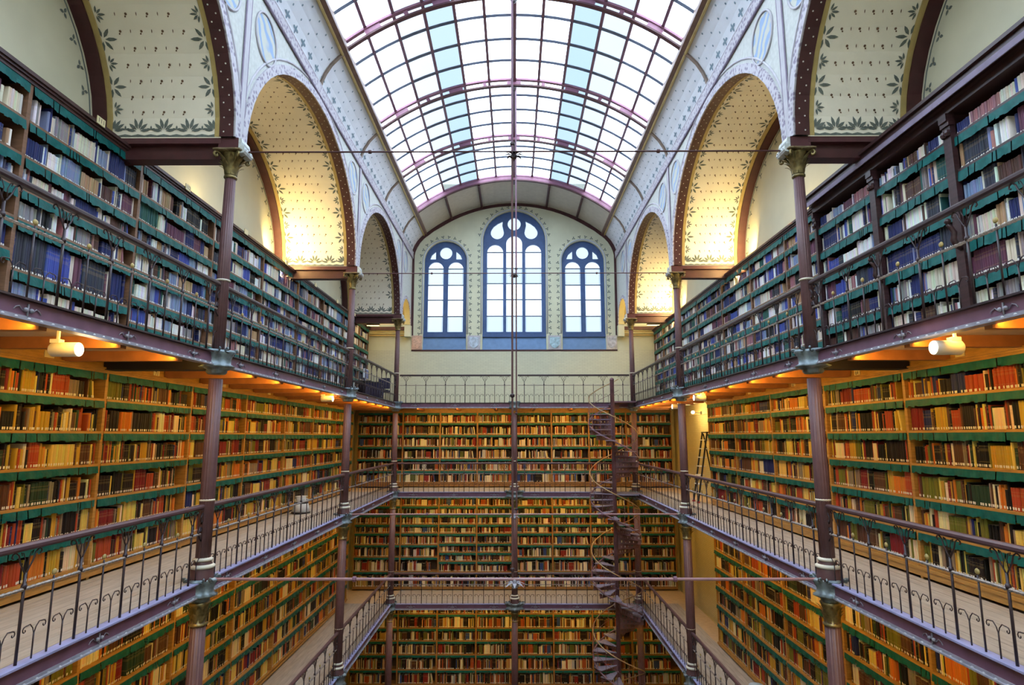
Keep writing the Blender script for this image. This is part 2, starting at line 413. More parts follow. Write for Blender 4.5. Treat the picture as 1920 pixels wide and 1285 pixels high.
# curved roof ribs
def rib(yy, thick=False):
    r = empty('trim_rib', kind='structure')
    n = 48
    def strip(ra, rb, half, name, mt):
        m = MB()
        P = [(arcp(-AMX + 2 * AMX * i / n, ra), arcp(-AMX + 2 * AMX * i / n, rb)) for i in range(n + 1)]
        for (p, q), (p2, q2) in zip(P[:-1], P[1:]):
            m.add([(p[0], yy - half, p[1]), (p2[0], yy - half, p2[1]), (p2[0], yy + half, p2[1]), (p[0], yy + half, p[1]),
                   (q[0], yy - half, q[1]), (q2[0], yy - half, q2[1]), (q2[0], yy + half, q2[1]), (q[0], yy + half, q[1])],
                  [(0, 1, 2, 3), (7, 6, 5, 4), (0, 4, 5, 1), (2, 6, 7, 3)])
        m.obj(name, mt, r)
    strip(RC, RC + .045, .055, 'lower_chord', M_REDL if not thick else M_REDL)
    strip(RC + .185, RC + .235, .05, 'upper_chord', M_RIBP)
    if thick: strip(RC + .02, RC + .22, .03, 'web_plate', M_RIBP)
    else:
        # solid web plates alternate with long openings
        arc = 2 * AMX * RC; unit = arc / 5
        for k in range(-3, 4):
            for c, hw in ((k * unit, .20), (k * unit + unit / 2, .05)):
                a0, a1 = (c - hw) / RC, (c + hw) / RC
                if a0 < -AMX or a1 > AMX: continue
                m = MB()
                for i in range(3):
                    b0, b1 = a0 + (a1 - a0) * i / 3, a0 + (a1 - a0) * (i + 1) / 3
                    q = [arcp(b0, RC + .03), arcp(b1, RC + .03), arcp(b1, RC + .2), arcp(b0, RC + .2)]
                    m.add([(x, yy - .02, z) for x, z in q] + [(x, yy + .02, z) for x, z in q],
                          [(0, 1, 2, 3), (7, 6, 5, 4), (0, 4, 5, 1), (1, 5, 6, 2), (2, 6, 7, 3), (3, 7, 4, 0)])
                m.obj('web_plate', M_RIBP, r)
    for s in (-1, 1):          # continuation down the cove
        MB().tube([(s * (x - .02), yy, z) for x, z in COVE], .05, 6).obj('cove_rib', M_COVERIB, r)
    # pendant knop under the crown
    MB().lathe([(.01, 9.96), (.05, 9.99), (.03, 10.02), (.09, 10.05), (.03, 10.08), (.03, 10.11)], 10, 0, yy).obj('pendant', M_RAIL, r, smooth=True)
M_RIBP = mat('rib_paint', (.26, .11, .17), .42, var=.12)
M_COVERIB = mat('cove_rib_paint', (.20, .15, .12), .5, var=.2)
for yy in RIBY[:-1]: rib(yy, yy == YC)

# ------------------------------------------------------------------ arcade walls, side vaults, lunettes
BAYS = [(YA0 - 7.4, YA0), (YA0, YA), (YA, YB), (YB, YC), (YC, YE)]
ZS = 4.66
def arch(bay, n=28, grow=0.0):
    y0, y1 = bay; c = (y0 + y1) / 2; a = (y1 - y0) / 2 - .2; b = 7.40 - ZS if y1 - y0 > 7 else 7.28 - ZS
    if bay[0] == YC: a, b, c = .95, .88, 24.45
    a += grow; b += grow
    return [(c - a * math.cos(PI * i / n), ZS + b * math.sin(PI * i / n)) for i in range(n + 1)]
ZTOP = 7.86
FX = 4.41
def stencil_leaf(d, P, s, x, ang, ln, wd):
    """a leaf polygon at arc position s, depth position x, on a surface mapping P(s, x)"""
    ca, sa = math.cos(ang), math.sin(ang); q = []
    for u, v in ((0, 0), (.35, .5), (.7, .42), (1, 0), (.7, -.42), (.35, -.5)):
        du, dv = u * ln, v * wd
        q.append(P(s + du * ca - dv * sa, x + du * sa + dv * ca))
    d.add(q, [tuple(range(6))])
def palmette(d, P, s, x, ang, size, n=5, spread=2.2):
    for i in range(n):
        t = ang - spread / 2 + spread * i / (n - 1)
        stencil_leaf(d, P, s + .15 * size * math.cos(t), x + .15 * size * math.sin(t), t, size * (.95 if abs(i - (n - 1) / 2) < 1 else .8), size * .26)
def disc(d, P, s, x, r, n=6):
    d.add([P(s + r * math.cos(2 * PI * i / n), x + r * math.sin(2 * PI * i / n)) for i in range(n)], [tuple(range(n))])
for sgn, side in ((-1, 'left'), (1, 'right')):
    XO = 6.45 if sgn < 0 else 6.19          # outer edge of the side vaults
    XW = abs(WLX) if sgn < 0 else WRX
    aw = empty('wall_arcade_' + side, kind='structure')
    for bi, bay in enumerate(BAYS):
        A = arch(bay); y0, y1 = bay
        m = MB(); zt = ZTOP
        for xx, fl in ((FX, 0), (FX + .21, 1)):
            V = [(sgn * xx, y0, ZS), (sgn * xx, y0, zt)] + [q for (y, z) in A for q in ((sgn * xx, y, z), (sgn * xx, y, zt))] + [(sgn * xx, y1, ZS), (sgn * xx, y1, zt)]
            m.add(V, [(2 * i, 2 * i + 2, 2 * i + 3, 2 * i + 1) for i in range(len(V) // 2 - 1)])
        m.obj('spandrel', M_SPAN, aw)
        if bi == 0: continue
        # soffit band of the arcade arch, with dots
        m = MB()
        for (p, q) in zip(A[:-1], A[1:]):
            m.quad((sgn * (FX - .01), *p), (sgn * (FX - .01), *q), (sgn * (FX + .22), *q), (sgn * (FX + .22), *p))
        m.obj('arch_band', M_RED if bay[0] != YC else M_YELLOW, aw, smooth=True)
        if bay[0] != YC:
            c = (y0 + y1) / 2
            Ls = [0]
            for p, q in zip(A[:-1], A[1:]): Ls.append(Ls[-1] + math.dist(p, q))
            def P0(s, x, A=A, Ls=Ls, sgn=sgn):
                s = min(max(s, 0), Ls[-1] - 1e-6); i = max(k for k in range(len(Ls) - 1) if Ls[k] <= s)
                t = (s - Ls[i]) / (Ls[i + 1] - Ls[i]); ya, za = A[i]; yb, zb = A[i + 1]
                ny, nz_ = (zb - za), -(yb - ya); nl = math.hypot(ny, nz_)
                return (sgn * x, ya + t * (yb - ya) + ny / nl * .006, za + t * (zb - za) + nz_ / nl * .006)
            d = MB(); s = .08; k = 0
            while s < Ls[-1]:
                disc(d, P0, s, FX + (.06 if k % 2 else .15), .014, 5); s += .115; k += 1
            d.obj('dot_pattern', M_DOT, aw, kind='stuff')
        # raised archivolt moulding on the hall face
        m = MB()
        G = arch(bay, grow=.17) if bay[0] != YC else arch(bay, grow=.08)
        for (p, q, g, h) in zip(A[:-1], A[1:], G[:-1], G[1:]):
            x0, x1 = sgn * FX, sgn * (FX - .035)
            m.quad((x1, *p), (x1, *q), (x1, *h), (x1, *g)); m.quad((x0, *p), (x0, *q), (x1, *q), (x1, *p)); m.quad((x0, *g), (x1, *g), (x1, *h), (x0, *h))
        m.obj('archivolt', M_LACE, aw)
        G2 = arch(bay, grow=.26 if bay[0] != YC else .12)
        m = MB().tube([(sgn * (FX - .005), *g) for g in G2], .025, 5); m.obj('outer_bead', M_LILAC, aw, smooth=True)
        # side barrel vault with gold margins and the rib at the wall
        V_ = arch(bay, grow=.03)
        cv = MB()
        for (p, q) in zip(V_[:-1], V_[1:]): cv.quad((sgn * (FX + .22), *p), (sgn * (FX + .22), *q), (sgn * XW, *q), (sgn * XW, *p))
        vault = cv.obj('ceiling', M_VAULT, kind='structure', smooth=True)
        for nm, xa, xb, gr, mt in (('gold_margin', FX + .22, FX + .30, .015, M_GOLD), ('gold_margin', XO - .12, XO - .04, .005, M_GOLD), ('wall_rib', XO - .04, XW, -.03, M_RED)):
            R_ = arch(bay, grow=gr); m = MB()
            for (p, q) in zip(R_[:-1], R_[1:]):
                m.quad((sgn * xa, *p), (sgn * xa, *q), (sgn * xb, *q), (sgn * xb, *p))
            for (p, q, g, h) in zip(R_[:-1], R_[1:], V_[:-1], V_[1:]): m.quad((sgn * xa, *p), (sgn * xa, *g), (sgn * xa, *h), (sgn * xa, *q))
            m.obj(nm, mt, vault, smooth=False)
        # stencilled decoration
        Lv = [0]
        for p, q in zip(V_[:-1], V_[1:]): Lv.append(Lv[-1] + math.dist(p, q))
        def PV(s, x, A=V_, Ls=Lv, sgn=sgn):
            s = min(max(s, 0), Ls[-1] - 1e-6); i = max(k for k in range(len(Ls) - 1) if Ls[k] <= s)
            t = (s - Ls[i]) / (Ls[i + 1] - Ls[i]); ya, za = A[i]; yb, zb = A[i + 1]
            ny, nz_ = (zb - za), -(yb - ya); nl = math.hypot(ny, nz_)
            return (sgn * x, ya + t * (yb - ya) + ny / nl * .006, za + t * (zb - za) + nz_ / nl * .006)
        T = Lv[-1]; xa, xb = FX + .30, XO - .12; wd = xb - xa
        d = MB(); b_ = MB()
        if bay[0] != YC:
            for end in (0, 1):
                S = (lambda s: s) if end == 0 else (lambda s: T - s)
                dr = 1 if end == 0 else -1
                PS = lambda s, x, S=S: PV(S(s), x)
                n = 4 if sgn < 0 else 4; st = wd / n
                for i in range(n * 2 + 1):
                    x = xa + i * st / 2
                    if i % 2 == 0 and 0 < i < n * 2: palmette(d, PS, .10, x, 0, .20, 6, 2.9)
                    elif i % 2:
                        for t in (-1.2, 0, 1.2): stencil_leaf(d, PS, .12, x, t, .07, .03)
                    if i < n * 2:
                        d.add([PS(.0, x), PS(.0, x + st / 2), PS(.05, x + st / 2), PS(.03, x + st / 4), PS(.05, x)], [(0, 1, 2, 3, 4)])
                palmette(d, PS, .10, xa, .8, .20, 4, 1.2); palmette(d, PS, .10, xb, -.8, .20, 4, 1.2)
            s = .62; k = 0
            while s < T - .4:
                for x, base in ((xa + .03, PI / 2), (xb - .03, -PI / 2)):
                    palmette(d, PV, s, x, base, .20 if k % 2 else .13, 5, 3.6 if k % 2 else 2.6)
                s += .34; k += 1
        s = .34; k = 0
        while s < T - .2:
            for i in range(4):
                x = xa + wd * (.2 + .2 * i) + (.1 * wd if k % 2 else 0)
                if x > xb - .2: continue
                disc(b_, PV, s, x, .021, 6); stencil_leaf(b_, PV, s + .02, x + .008, .6, .035, .025)
                if i < 3: stencil_leaf(b_, PV, s - .03, x + wd * .1, .15, .06, .014)
            s += .235; k += 1
        if d.v: d.obj('palmette_pattern', M_STENCIL, vault, kind='stuff')
        b_.obj('sprig_pattern', M_STENBRN, vault, kind='stuff')
        # border sprigs on the outer wall beside the rib
        wb = MB()
        if bay[0] != YC:
            G3 = arch(bay, grow=-.20)
            Lg = [0]
            for p, q in zip(G3[:-1], G3[1:]): Lg.append(Lg[-1] + math.dist(p, q))
            s = .3
            while s < Lg[-1]:
                i = max(k for k in range(len(Lg) - 1) if Lg[k] <= s); t = (s - Lg[i]) / (Lg[i + 1] - Lg[i])
                yy, zz = G3[i][0] + t * (G3[i + 1][0] - G3[i][0]), G3[i][1] + t * (G3[i + 1][1] - G3[i][1])
                for da in (0, 2.1, 4.2):
                    stencil_leaf(wb, lambda a, b2: (sgn * (XW - .006), yy + a, zz + b2), 0, 0, da + s, .09, .05)
                s += .36
            wb.obj('sprig_border', M_STENCIL, wl if sgn < 0 else wr, kind='stuff')
            e2 = MB()
            G4 = arch(bay, grow=-.09)
            e2.tube([(sgn * (XW - .004), *g) for g in G4], .012, 4).obj('painted_line', M_STENCIL, wl if sgn < 0 else wr)
    # pier strips, cornice moulding, medallions
    for yc in (YA0, YA, YB, YC):
        MB().box(min(sgn * FX, sgn * (FX - .03)), max(sgn * FX, sgn * (FX - .03)), yc - .07, yc + .07, ZS - .05, 7.6).obj('pier_strip', M_LILAC, aw)
        for dy in (-.085, .085): MB().tube([(sgn * (FX - .02), yc + dy, ZS - .05), (sgn * (FX - .02), yc + dy, 7.6)], .014, 5).obj('pier_bead', M_LILACD, aw)
        for dy in (-.98, .98):
            if yc == YC and dy > 0: pass
            yo, zo, ry, rz = yc + dy * .755, 6.98, .44, .44
            tl = .25
            m = MB(); n = 28
            ring = [(yo + ry * math.cos(t) * (1 if dy > 0 else -1), zo + rz * math.sin(t)) for t in [2 * PI * i / n for i in range(n + 1)]]
            m.tube([(sgn * (FX - .012), *p) for p in ring], .022, 5, cap=False); med = m.obj('medallion', M_LILAC, aw, smooth=True)
            k = MB(); k.add([(sgn * (FX - .006), yo + (p[0] - yo) * .93, zo + (p[1] - zo) * .93) for p in ring[:-1]], [tuple(range(n))])
            k.obj('painted_field', M_FIELD, med)
    x0, x1 = sorted((sgn * FX, sgn * (FX - .05)))
    MB().box(x0, x1, Y0V, YE, 7.62, 7.86).obj('frieze_moulding', M_LACE, aw)
    MB().tube([(sgn * (FX - .03), Y0V, 7.60), (sgn * (FX - .03), YE, 7.60)], .022, 6).obj('frieze_bead', M_LILACD, aw)
    MB().tube([(sgn * (FX - .03), Y0V, 7.87), (sgn * (FX - .03), YE, 7.87)], .03, 6).obj('frieze_bead', M_LILAC, aw)
    # cross beams from the capitals to the wall
    for yc, w1 in ((YA0, 'behind the camera'), (YA, 'near'), (YB, 'middle'), (YC, 'far')):
        if yc == YA0: continue
        b = empty('cross_beam', (sgn * W, yc, 4.32), label=f'maroon boxed beam from the {w1} {side} capital to the wall', cat='beam', group='beams over the upper gallery')
        x0, x1 = sorted((sgn * .12, sgn * (XW - W)))
        MB().box(x0, x1, -.11, .11, 0, .14).obj('lower_flange', M_RED, b)
        MB().box(x0, x1, -.07, .07, .14, .24).obj('web', M_RED, b)
        MB().box(x0, x1, -.16, .16, .24, .335).obj('upper_flange', M_REDL, b)

# ------------------------------------------------------------------ end wall with three windows
def roundtop(cx, hw, zb, zs, n=20, r=None):
    r = r or hw
    return [(cx - hw, zb), (cx + hw, zb)] + [(cx + hw * math.cos(PI * i / n), zs + r * math.sin(PI * i / n)) for i in range(n + 1)]
def circ(cx, cz, r, n=20): return [(cx + r * math.cos(2 * PI * i / n), cz + r * math.sin(2 * PI * i / n)) for i in range(n)]
ZSILL = 3.62
holes = [roundtop(0, 1.36, ZSILL, 8.42), roundtop(-2.97, .92, ZSILL, 7.49), roundtop(2.97, .92, ZSILL, 7.49)]
top = [(-6.9, ZSILL - .02), (6.9, ZSILL - .02), (6.9, 11), (-6.9, 11)]
vs_, fs_ = filled([top] + holes, .3)
m = MB(); m.add([(x, y + YE + .15, z) for x, y, z in vs_], fs_); wb_ = m.obj('wall_back', M_END, kind='structure')
MB().box(-6.9, 6.9, YE - .02, YE + .3, F2 - .2, ZSILL - .02).obj('wall_back_lower', M_BRICK, kind='structure')
MB().box(-6.9, 6.9, YE, YE + .3, FG, F2 - .2).obj('wall_back_base', M_YELLOW, kind='structure')
MB().box(-4.36, 4.36, YE - .035, YE - .02, 3.55, ZSILL).obj('sill_line', M_RED, wb_)
# oxblood border that follows the vault on the end wall
m = MB(); S1 = section(RC - .0); S2 = [(p[0] * .972, p[1] - .13 if abs(p[0]) < 3.6 else p[1] - .10) for p in S1]
S1 = [(-4.44, 4.2)] + S1 + [(4.44, 4.2)]; S2 = [(-4.30, 4.2)] + S2 + [(4.30, 4.2)]
for p, q, g, h in zip(S1[:-1], S1[1:], S2[:-1], S2[1:]):
    m.quad((p[0], YE - .02, p[1]), (g[0], YE - .02, g[1]), (h[0], YE - .02, h[1]), (q[0], YE - .02, q[1]))
    m.quad((g[0], YE - .02, g[1]), (g[0], YE, g[1]), (h[0], YE, h[1]), (h[0], YE - .02, h[1]))
m.obj('vault_border', M_RED, wb_)
d = MB()
for cx, hw, zb, zs in ((0, 1.36, 4.3, 8.42), (-2.97, .92, 4.3, 7.49), (2.97, .92, 4.3, 7.49)):
    z = zb
    while z < zs:
        for s in (-1, 1):
            for a in (0, 2.1, 4.2): stencil_leaf(d, lambda u, v: (cx + s * (hw + .17) + u, YE - .006, z + v), 0, 0, a + z * 3, .08, .05)
        z += .26
    r = hw + .17; n = int(PI * r / .26)
    for i in range(1, n):
        t = PI * i / n
        for a in (0, 2.1, 4.2): stencil_leaf(d, lambda u, v: (cx + r * math.cos(t) + u, YE - .006, zs + r * math.sin(t) + v), 0, 0, a + t * 3, .08, .05)
    o = [(cx + x_, z_) for x_, z_ in [(-hw - .05, zb)] + [(-(hw + .05) * math.cos(PI * i / 20), zs + (hw + .05) * math.sin(PI * i / 20)) for i in range(21)] + [(hw + .05, zb)]]
    MB().tube([(x_, YE - .01, z_) for x_, z_ in o], .03, 6).obj('window_moulding', M_REVEAL, wb_, smooth=True)
d.obj('leaf_border', M_STENCIL, wb_, kind='stuff')
def light_(cx, hw, zb, ztop): return roundtop(cx, hw, zb, ztop - hw, 14)
def window(name, cx, hw, zs, lights, extras, transoms):
    root = empty(name, (cx, YE + .2, 0), kind='structure')
    outer = roundtop(0, hw + .06, 4.22, zs, r=hw + .06)
    vs_, fs_ = filled([outer] + lights + extras, .10)
    m = MB(); m.add([(x, y, z) for x, y, z in vs_], fs_); m.obj('tracery_frame', M_BLUE, root)
    MB().box(-hw - .1, hw + .1, -.12, .04, 4.18, 4.30).obj('sill', M_BLUE, root)
    for L_ in lights:
        xs = [p[0] for p in L_]; x0, x1 = min(xs), max(xs); zt = max(p[1] for p in L_)
        lv = [4.41] + [t for t in sorted(transoms) if t < zt - .12]
        for i, z0 in enumerate(lv):
            if i < len(lv) - 1: pts = [(x0, z0), (x1, z0), (x1, lv[i + 1]), (x0, lv[i + 1])]
            else: pts = [(x0, z0), (x1, z0)] + [p for p in L_[2:] if p[1] >= z0]
            k = len(pts)
            MB().add([(x, .02, z) for x, z in pts] + [(x, .028, z) for x, z in pts], [tuple(range(k)), tuple(range(k, 2 * k))[::-1]]).obj('pane', M_WPANEB if i in (0, 3) else M_WPANE, root)
            if i: MB().box(x0, x1, -.02, .03, z0 - .02, z0 + .02).obj('transom', M_BAR, root)
        for s in (x0 + .035, x1 - .035):
            MB().box(s - .004, s + .004, .0, .02, 4.42, zt - (x1 - x0) / 2).obj('leading', M_BAR, root)
    for E_ in extras:
        k = len(E_)
        MB().add([(x, .02, z) for x, z in E_] + [(x, .028, z) for x, z in E_], [tuple(range(k)), tuple(range(k, 2 * k))[::-1]]).obj('pane', M_WPANEB, root)
    # sloping blue apron below the sill
    MB().add([(-hw - .06, -.19, ZSILL), (hw + .06, -.19, ZSILL), (hw + .06, -.02, 4.22), (-hw - .06, -.02, 4.22)], [(0, 1, 2, 3)]).obj('sloping_apron', M_APRON, root)
def tear(sx):
    pts = [(sx * .74 + .29 * math.cos(t), 8.82 + .29 * math.sin(t)) for t in [math.radians(a) for a in range(-200, 21, 20)]]
    if sx < 0: return [(x, z) for x, z in pts] + [(-.60, 9.15), (-.50, 9.34), (-.66, 9.26), (-.86, 9.14), (-.99, 9.0)]
    return [(x, z) for x, z in pts] + [(.99, 9.0), (.86, 9.14), (.66, 9.26), (.50, 9.34), (.60, 9.15)]
def tear2(sx):
    base = [(.74 + .29 * math.cos(math.radians(a)), 8.82 + .29 * math.sin(math.radians(a))) for a in range(160, 401, 20)]
    base += [(.90, 9.10), (.72, 9.24), (.50, 9.35), (.52, 9.15)]
    return base if sx > 0 else [(-x, z) for x, z in base][::-1]
window('window_2', 0, 1.30, 8.42, [light_(-.83, .35, 4.41, 8.28), light_(0, .35, 4.41, 8.68), light_(.83, .35, 4.41, 8.28)],
       [circ(0, 9.22, .29), tear2(-1), tear2(1)], [5.10, 5.83, 6.54, 7.22, 7.94])
for nm, cx in (('window_1', -2.97), ('window_3', 2.97)):
    tri = [(.44, 7.62), (.70, 7.62), (.62, 7.82), (.44, 7.98)]
    window(nm, cx, .86, 7.49, [light_(-.43, .33, 4.41, 7.5), light_(.43, .33, 4.41, 7.5)],
           [circ(0, 7.90, .27), tri, [(-x, z) for x, z in tri][::-1]], [5.09, 5.81, 6.47, 7.20])
for cx, hw_, c1, c2 in ((-4.13, .22, (.55, .36, .28), (.62, .40, .30)), (-1.71, .27, (.47, .46, .52), (.42, .50, .60)), (1.71, .27, (.47, .46, .50), (.36, .52, .60)), (4.13, .22, (.55, .50, .46), (.52, .50, .52))):
    nm = f'{cx:.1f}'
    p_ = MB().box(cx - hw_, cx + hw_, YE - .07, YE, ZSILL, 4.22).obj('corbel_block', mat('corbel' + nm, c1, .7, var=.15, scale=9), wb_)
    sh = [(-.17, .5), (.17, .5), (.17, .22), (.10, .10), (0, .04), (-.10, .10), (-.17, .22)]
    MB().add([(cx + x * hw_ / .22, YE - .10, ZSILL + z * 1.05) for x, z in sh] + [(cx + x * hw_ / .22, YE - .07, ZSILL + z * 1.05) for x, z in sh],
             [tuple(range(7))] + [(i, i + 7, (i + 1) % 7 + 7, (i + 1) % 7) for i in range(7)]).obj('painted_shield', mat('shield' + nm, c2, .6, var=.35, scale=9), p_)
# yellow string courses where the side bays meet the end wall
for s, x0 in ((-1, WLX), (1, WRX)):
    a, b = sorted((x0, s * 4.36))
    for z, dz, mt in ((4.20, .06, M_GOLD), (4.30, .05, M_YELLOW), (4.36, .05, M_GOLD), (4.46, .14, M_REDL)):
        MB().box(a, b, YE - .08, YE, z, z + dz).obj('string_course', mt, wb_)
    a, b = sorted((s * 4.36, s * 4.62))
    MB().box(a, b, YE - .35, YE, 4.14, 4.62).obj('corbel_block', M_END, wb_)

# ------------------------------------------------------------------ gallery decks, girders
TXT = {F2: 'upper', F1: 'middle', F0: 'lower'}
def deck(zf, name):
    t = TXT[zf]
    d = empty('floor', kind='structure')
    MB().box(WLX, -W - .03, 1.6, YE - .02, zf - .11, zf - .025).obj('slab', M_SOFFIT, d)
    MB().box(W + .03, 6.5, 1.6, YE - .02, zf - .11, zf - .025).obj('slab', M_SOFFIT, d)
    MB().box(-W - .03, W + .03, YC + .03, YE - .02, zf - .11, zf - .025).obj('slab', M_SOFFIT, d)
    if zf == F2:
        for s in (-1, 1):
            xw = abs(WLX) if s < 0 else WRX
            k = 0
            y = YA0
            ys = []
            for a, b in ((YA0, YA), (YA, YB), (YB, YC)): ys += [(a + (b - a) * i / 6 + (.30 if i else 0), i) for i in range(6)]
            ys += [(YC + .2, 0), (24.4, 3)]
            for yy, i in ys:
                if yy < 3.5: continue
                a, b = sorted((s * (W + .05), s * ((abs(XL) if s < 0 else XR) - .015)))
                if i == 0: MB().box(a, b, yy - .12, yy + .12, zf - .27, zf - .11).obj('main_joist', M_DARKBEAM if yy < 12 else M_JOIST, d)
                else: MB().box(a, b, yy - .05, yy + .05, zf - .245, zf - .11).obj('joist', M_JOIST, d)
        for xx in [-3.75 + 1.5 * i for i in range(6)]:
            MB().box(xx - .05, xx + .05, YC + .05, YF - .015, zf - .245, zf - .11).obj('joist', M_JOIST, d)
    else:
        spans = [(YA0, YA), (YA, YB), (YB, YC)]
        for s in (-1, 1):
            xf = abs(XL) if s < 0 else XR
            n = 9; wdt = (xf - .065 - W) / n
            for (ya, yb) in spans:
                if zf == F0 and yb < 12: continue
                for i in range(n):
                    off = ((i * 37) % 5) * .0
                    x0, x1 = sorted((s * (W + .065 + i * wdt + .002), s * (W + .065 + (i + 1) * wdt - .002)))
                    MB().box(x0, x1, ya + .002, yb - .002, zf - .025, zf + .001 * ((i * 7) % 3)).obj('plank', M_STONE, d)
        for i in range(12):
            y0 = YC + .065 + i * .165
            MB().box(-W, W, y0 + .002, y0 + .163, zf - .025, zf + .001 * ((i * 7) % 3)).obj('plank', M_STONEX, d)
    return d
M_STONEX = mat('plank_grey_far', (.40, .365, .325), .65, var=.16, scale=3, stretch=(.6, 6, 1))
for z, nm in ((F2, 'u'), (F1, 'm'), (F0, 'l')): deck(z, nm)

def girder(name, p0, p1, zf, label, mt_lip):
    """plate girder between two points along the gallery edge"""
    L = math.dist(p0, p1); rz = math.atan2(p1[1] - p0[1], p1[0] - p0[0])
    g = empty('gallery_girder', (p0[0], p0[1], zf), rz, label=label, cat='girder', group='gallery girders')
    MB().box(.10, L - .10, -.02, .02, -GH + .02, -.025).obj('web_plate', M_GIRD, g)
    MB().box(.06, L - .06, -.062, .062, -.022, -.002).obj('upper_flange', mt_lip, g)
    MB().box(.06, L - .06, -.062, .062, -GH - .005, -GH + .012).obj('lower_flange', M_FLANGE, g)
    m = MB(); n = int(L / .145)
    for i in range(1, n):
        for s in (-1, 1):
            m.lathe([(.015, -GH + .012), (.012, -GH + .022), (.004, -GH + .027)], 6, i * L / n, s * .048)
    m.obj('rivet_row', M_RIVET, g, kind='stuff')
    m = MB()
    for s in (-1, 1):
        m.box(.10, L - .10, s * .026 - .006, s * .026 + .006, -GH + .012, -GH + .04)
    m.obj('angle_bar', M_FLANGE, g)
    k = max(2, round(L / 1.36)); 
    for i in range(k):
        x = (i + .5) * L / k
        for s in (-1, 1):
            m = MB(); m.ball((x - .035, s * .035, -.11), .022, 6, 4); m.ball((x + .035, s * .035, -.11), .022, 6, 4)
            m.box(x - .006, x + .006, min(s * .02, s * .035), max(s * .02, s * .035), -.17, -.05)
            for q in (-1, 1):
                m.tube([(x + q * .06, s * .028, -.12), (x + q * .10, s * .028, -.085), (x + q * .14, s * .028, -.10), (x + q * .16, s * .028, -.125)], .006, 4)
            m.obj('rosette', M_FLANGE, g, smooth=True)
    return g
SPN = [(YA0, YA, 'nearest'), (YA, YB, 'second'), (YB, YC, 'farthest')]
for zf in (F2, F1, F0):
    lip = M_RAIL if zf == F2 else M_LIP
    for s, sd in ((-1, 'left'), (1, 'right')):
        for a, b, nm in SPN:
            if zf == F0 and nm == 'nearest': continue
            girder('g', (s * W, a), (s * W, b), zf, f'purple riveted girder edging the {TXT[zf]} {sd} gallery, {nm} span', lip)
    for a, b, nm in ((-W, 0, 'left'), (0, W, 'right')):
        girder('g', (a, YC), (b, YC), zf, f'purple riveted girder edging the {TXT[zf]} far gallery, {nm} half', lip)

# ------------------------------------------------------------------ railings
def spiral(cx, cz, r0, turns, start, n, sgn):
    return [(cx + (r0 * (1 - .75 * i / n)) * math.cos(start + sgn * turns * 2 * PI * i / n), 0, cz + (r0 * (1 - .75 * i / n)) * math.sin(start + sgn * turns * 2 * PI * i / n)) for i in range(n + 1)]
def mk_post():
    m = MB(); m.tube([(0, 0, 0), (0, 0, .80)], .0135, 6); m.lathe([(.02, .655), (.026, .68), (.02, .705)], 8)
    for s in (-1, 1):
        m.tube([(0, 0, .78), (s * .03, 0, .83), (s * .075, 0, .90), (s * .10, 0, .97), (s * .14, 0, 1.0), (s * .17, 0, .985), (s * .175, 0, .96), (s * .155, 0, .95)], .008, 5)
        m.tube([(s * .03, 0, .83), (s * .02, 0, .92), (s * .045, 0, .98), (s * .07, 0, .99), (s * .06, 0, .96)], .006, 4)
    return m.mesh('baluster', M_RAIL, True)
def mk_picket():
    return MB().tube([(0, 0, 0), (0, 0, .70)], .0095, 6).mesh('picket', M_RAIL, True)
def mk_finial():
    m = MB()
    for yy in (-.012, .012):
        pass
    pr = [(.001, -.012), (.022, -.012), (.032, 0), (.022, .012), (.001, .012)]
    k = MB().lathe(pr, 8); m.add([(x, z, y + .735) for x, y, z in k.v], k.f)
    return m.mesh('finial', M_GOLD, True)
def mk_scroll():
    m = MB(); m.tube([(0, 0, 0), (0, 0, .24)], .0075, 5)
    for s in (-1, 1):
        pts = [(0, 0, .22), (s * .02, 0, .275), (s * .055, 0, .315), (s * .095, 0, .31)]
        pts += [(s * (.115 + .035 * (1 - i / 8) * math.cos(1.9 - i * .8)), 0, .275 + .038 * (1 - i / 8) * math.sin(1.9 - i * .8)) for i in range(8)]
        m.tube(pts, .0062, 4)
    return m.mesh('scroll_picket', M_RAIL, True)
ME_POST, ME_PICK, ME_FIN, ME_SCR = mk_post(), mk_picket(), mk_finial(), mk_scroll()
def railing(p0, p1, zf, label, detail=True):
    L = math.dist(p0, p1); rz = math.atan2(p1[1] - p0[1], p1[0] - p0[0])
    r = empty('railing', (p0[0], p0[1], zf), rz, label=label, cat='railing', group='gallery railings')
    e = .13
    m = MB(); prof = [(-.028, 1.005), (.028, 1.005), (.038, 1.025), (.038, 1.05), (.022, 1.07), (-.022, 1.07), (-.038, 1.05), (-.038, 1.025)]
    m.add([(e, y, z) for y, z in prof] + [(L - e, y, z) for y, z in prof], [(i, (i + 1) % 8, (i + 1) % 8 + 8, i + 8) for i in range(8)] + [tuple(range(8)), tuple(range(8, 16))])
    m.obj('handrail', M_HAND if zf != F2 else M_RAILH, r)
    m = MB(); n = int(L / .035) if detail else 8
    pts = [(e + (L - 2 * e) * i / n, 0, .655) for i in range(n + 1)]
    m.tube(pts, [(.020 if i % 2 else .014) for i in range(n + 1)] if detail else .015, 5); m.obj('mid_rail', M_ROPE, r)
    k = round(L / .727); st = L / k
    for i in range(k):
        x = (i + .5) * st
        link('baluster', ME_POST, r, loc=(x, 0, 0))
        if i:
            p = link('picket', ME_PICK, r, loc=(i * st, 0, 0))
            if detail: link('finial', ME_FIN, p)
        for dx in (-.25, .25):
            link('scroll_picket', ME_SCR, r, loc=(x + dx * st, 0, 0))
    return r
M_RAILH = mat('handrail_upper', (.045, .026, .032), .4, var=.15)
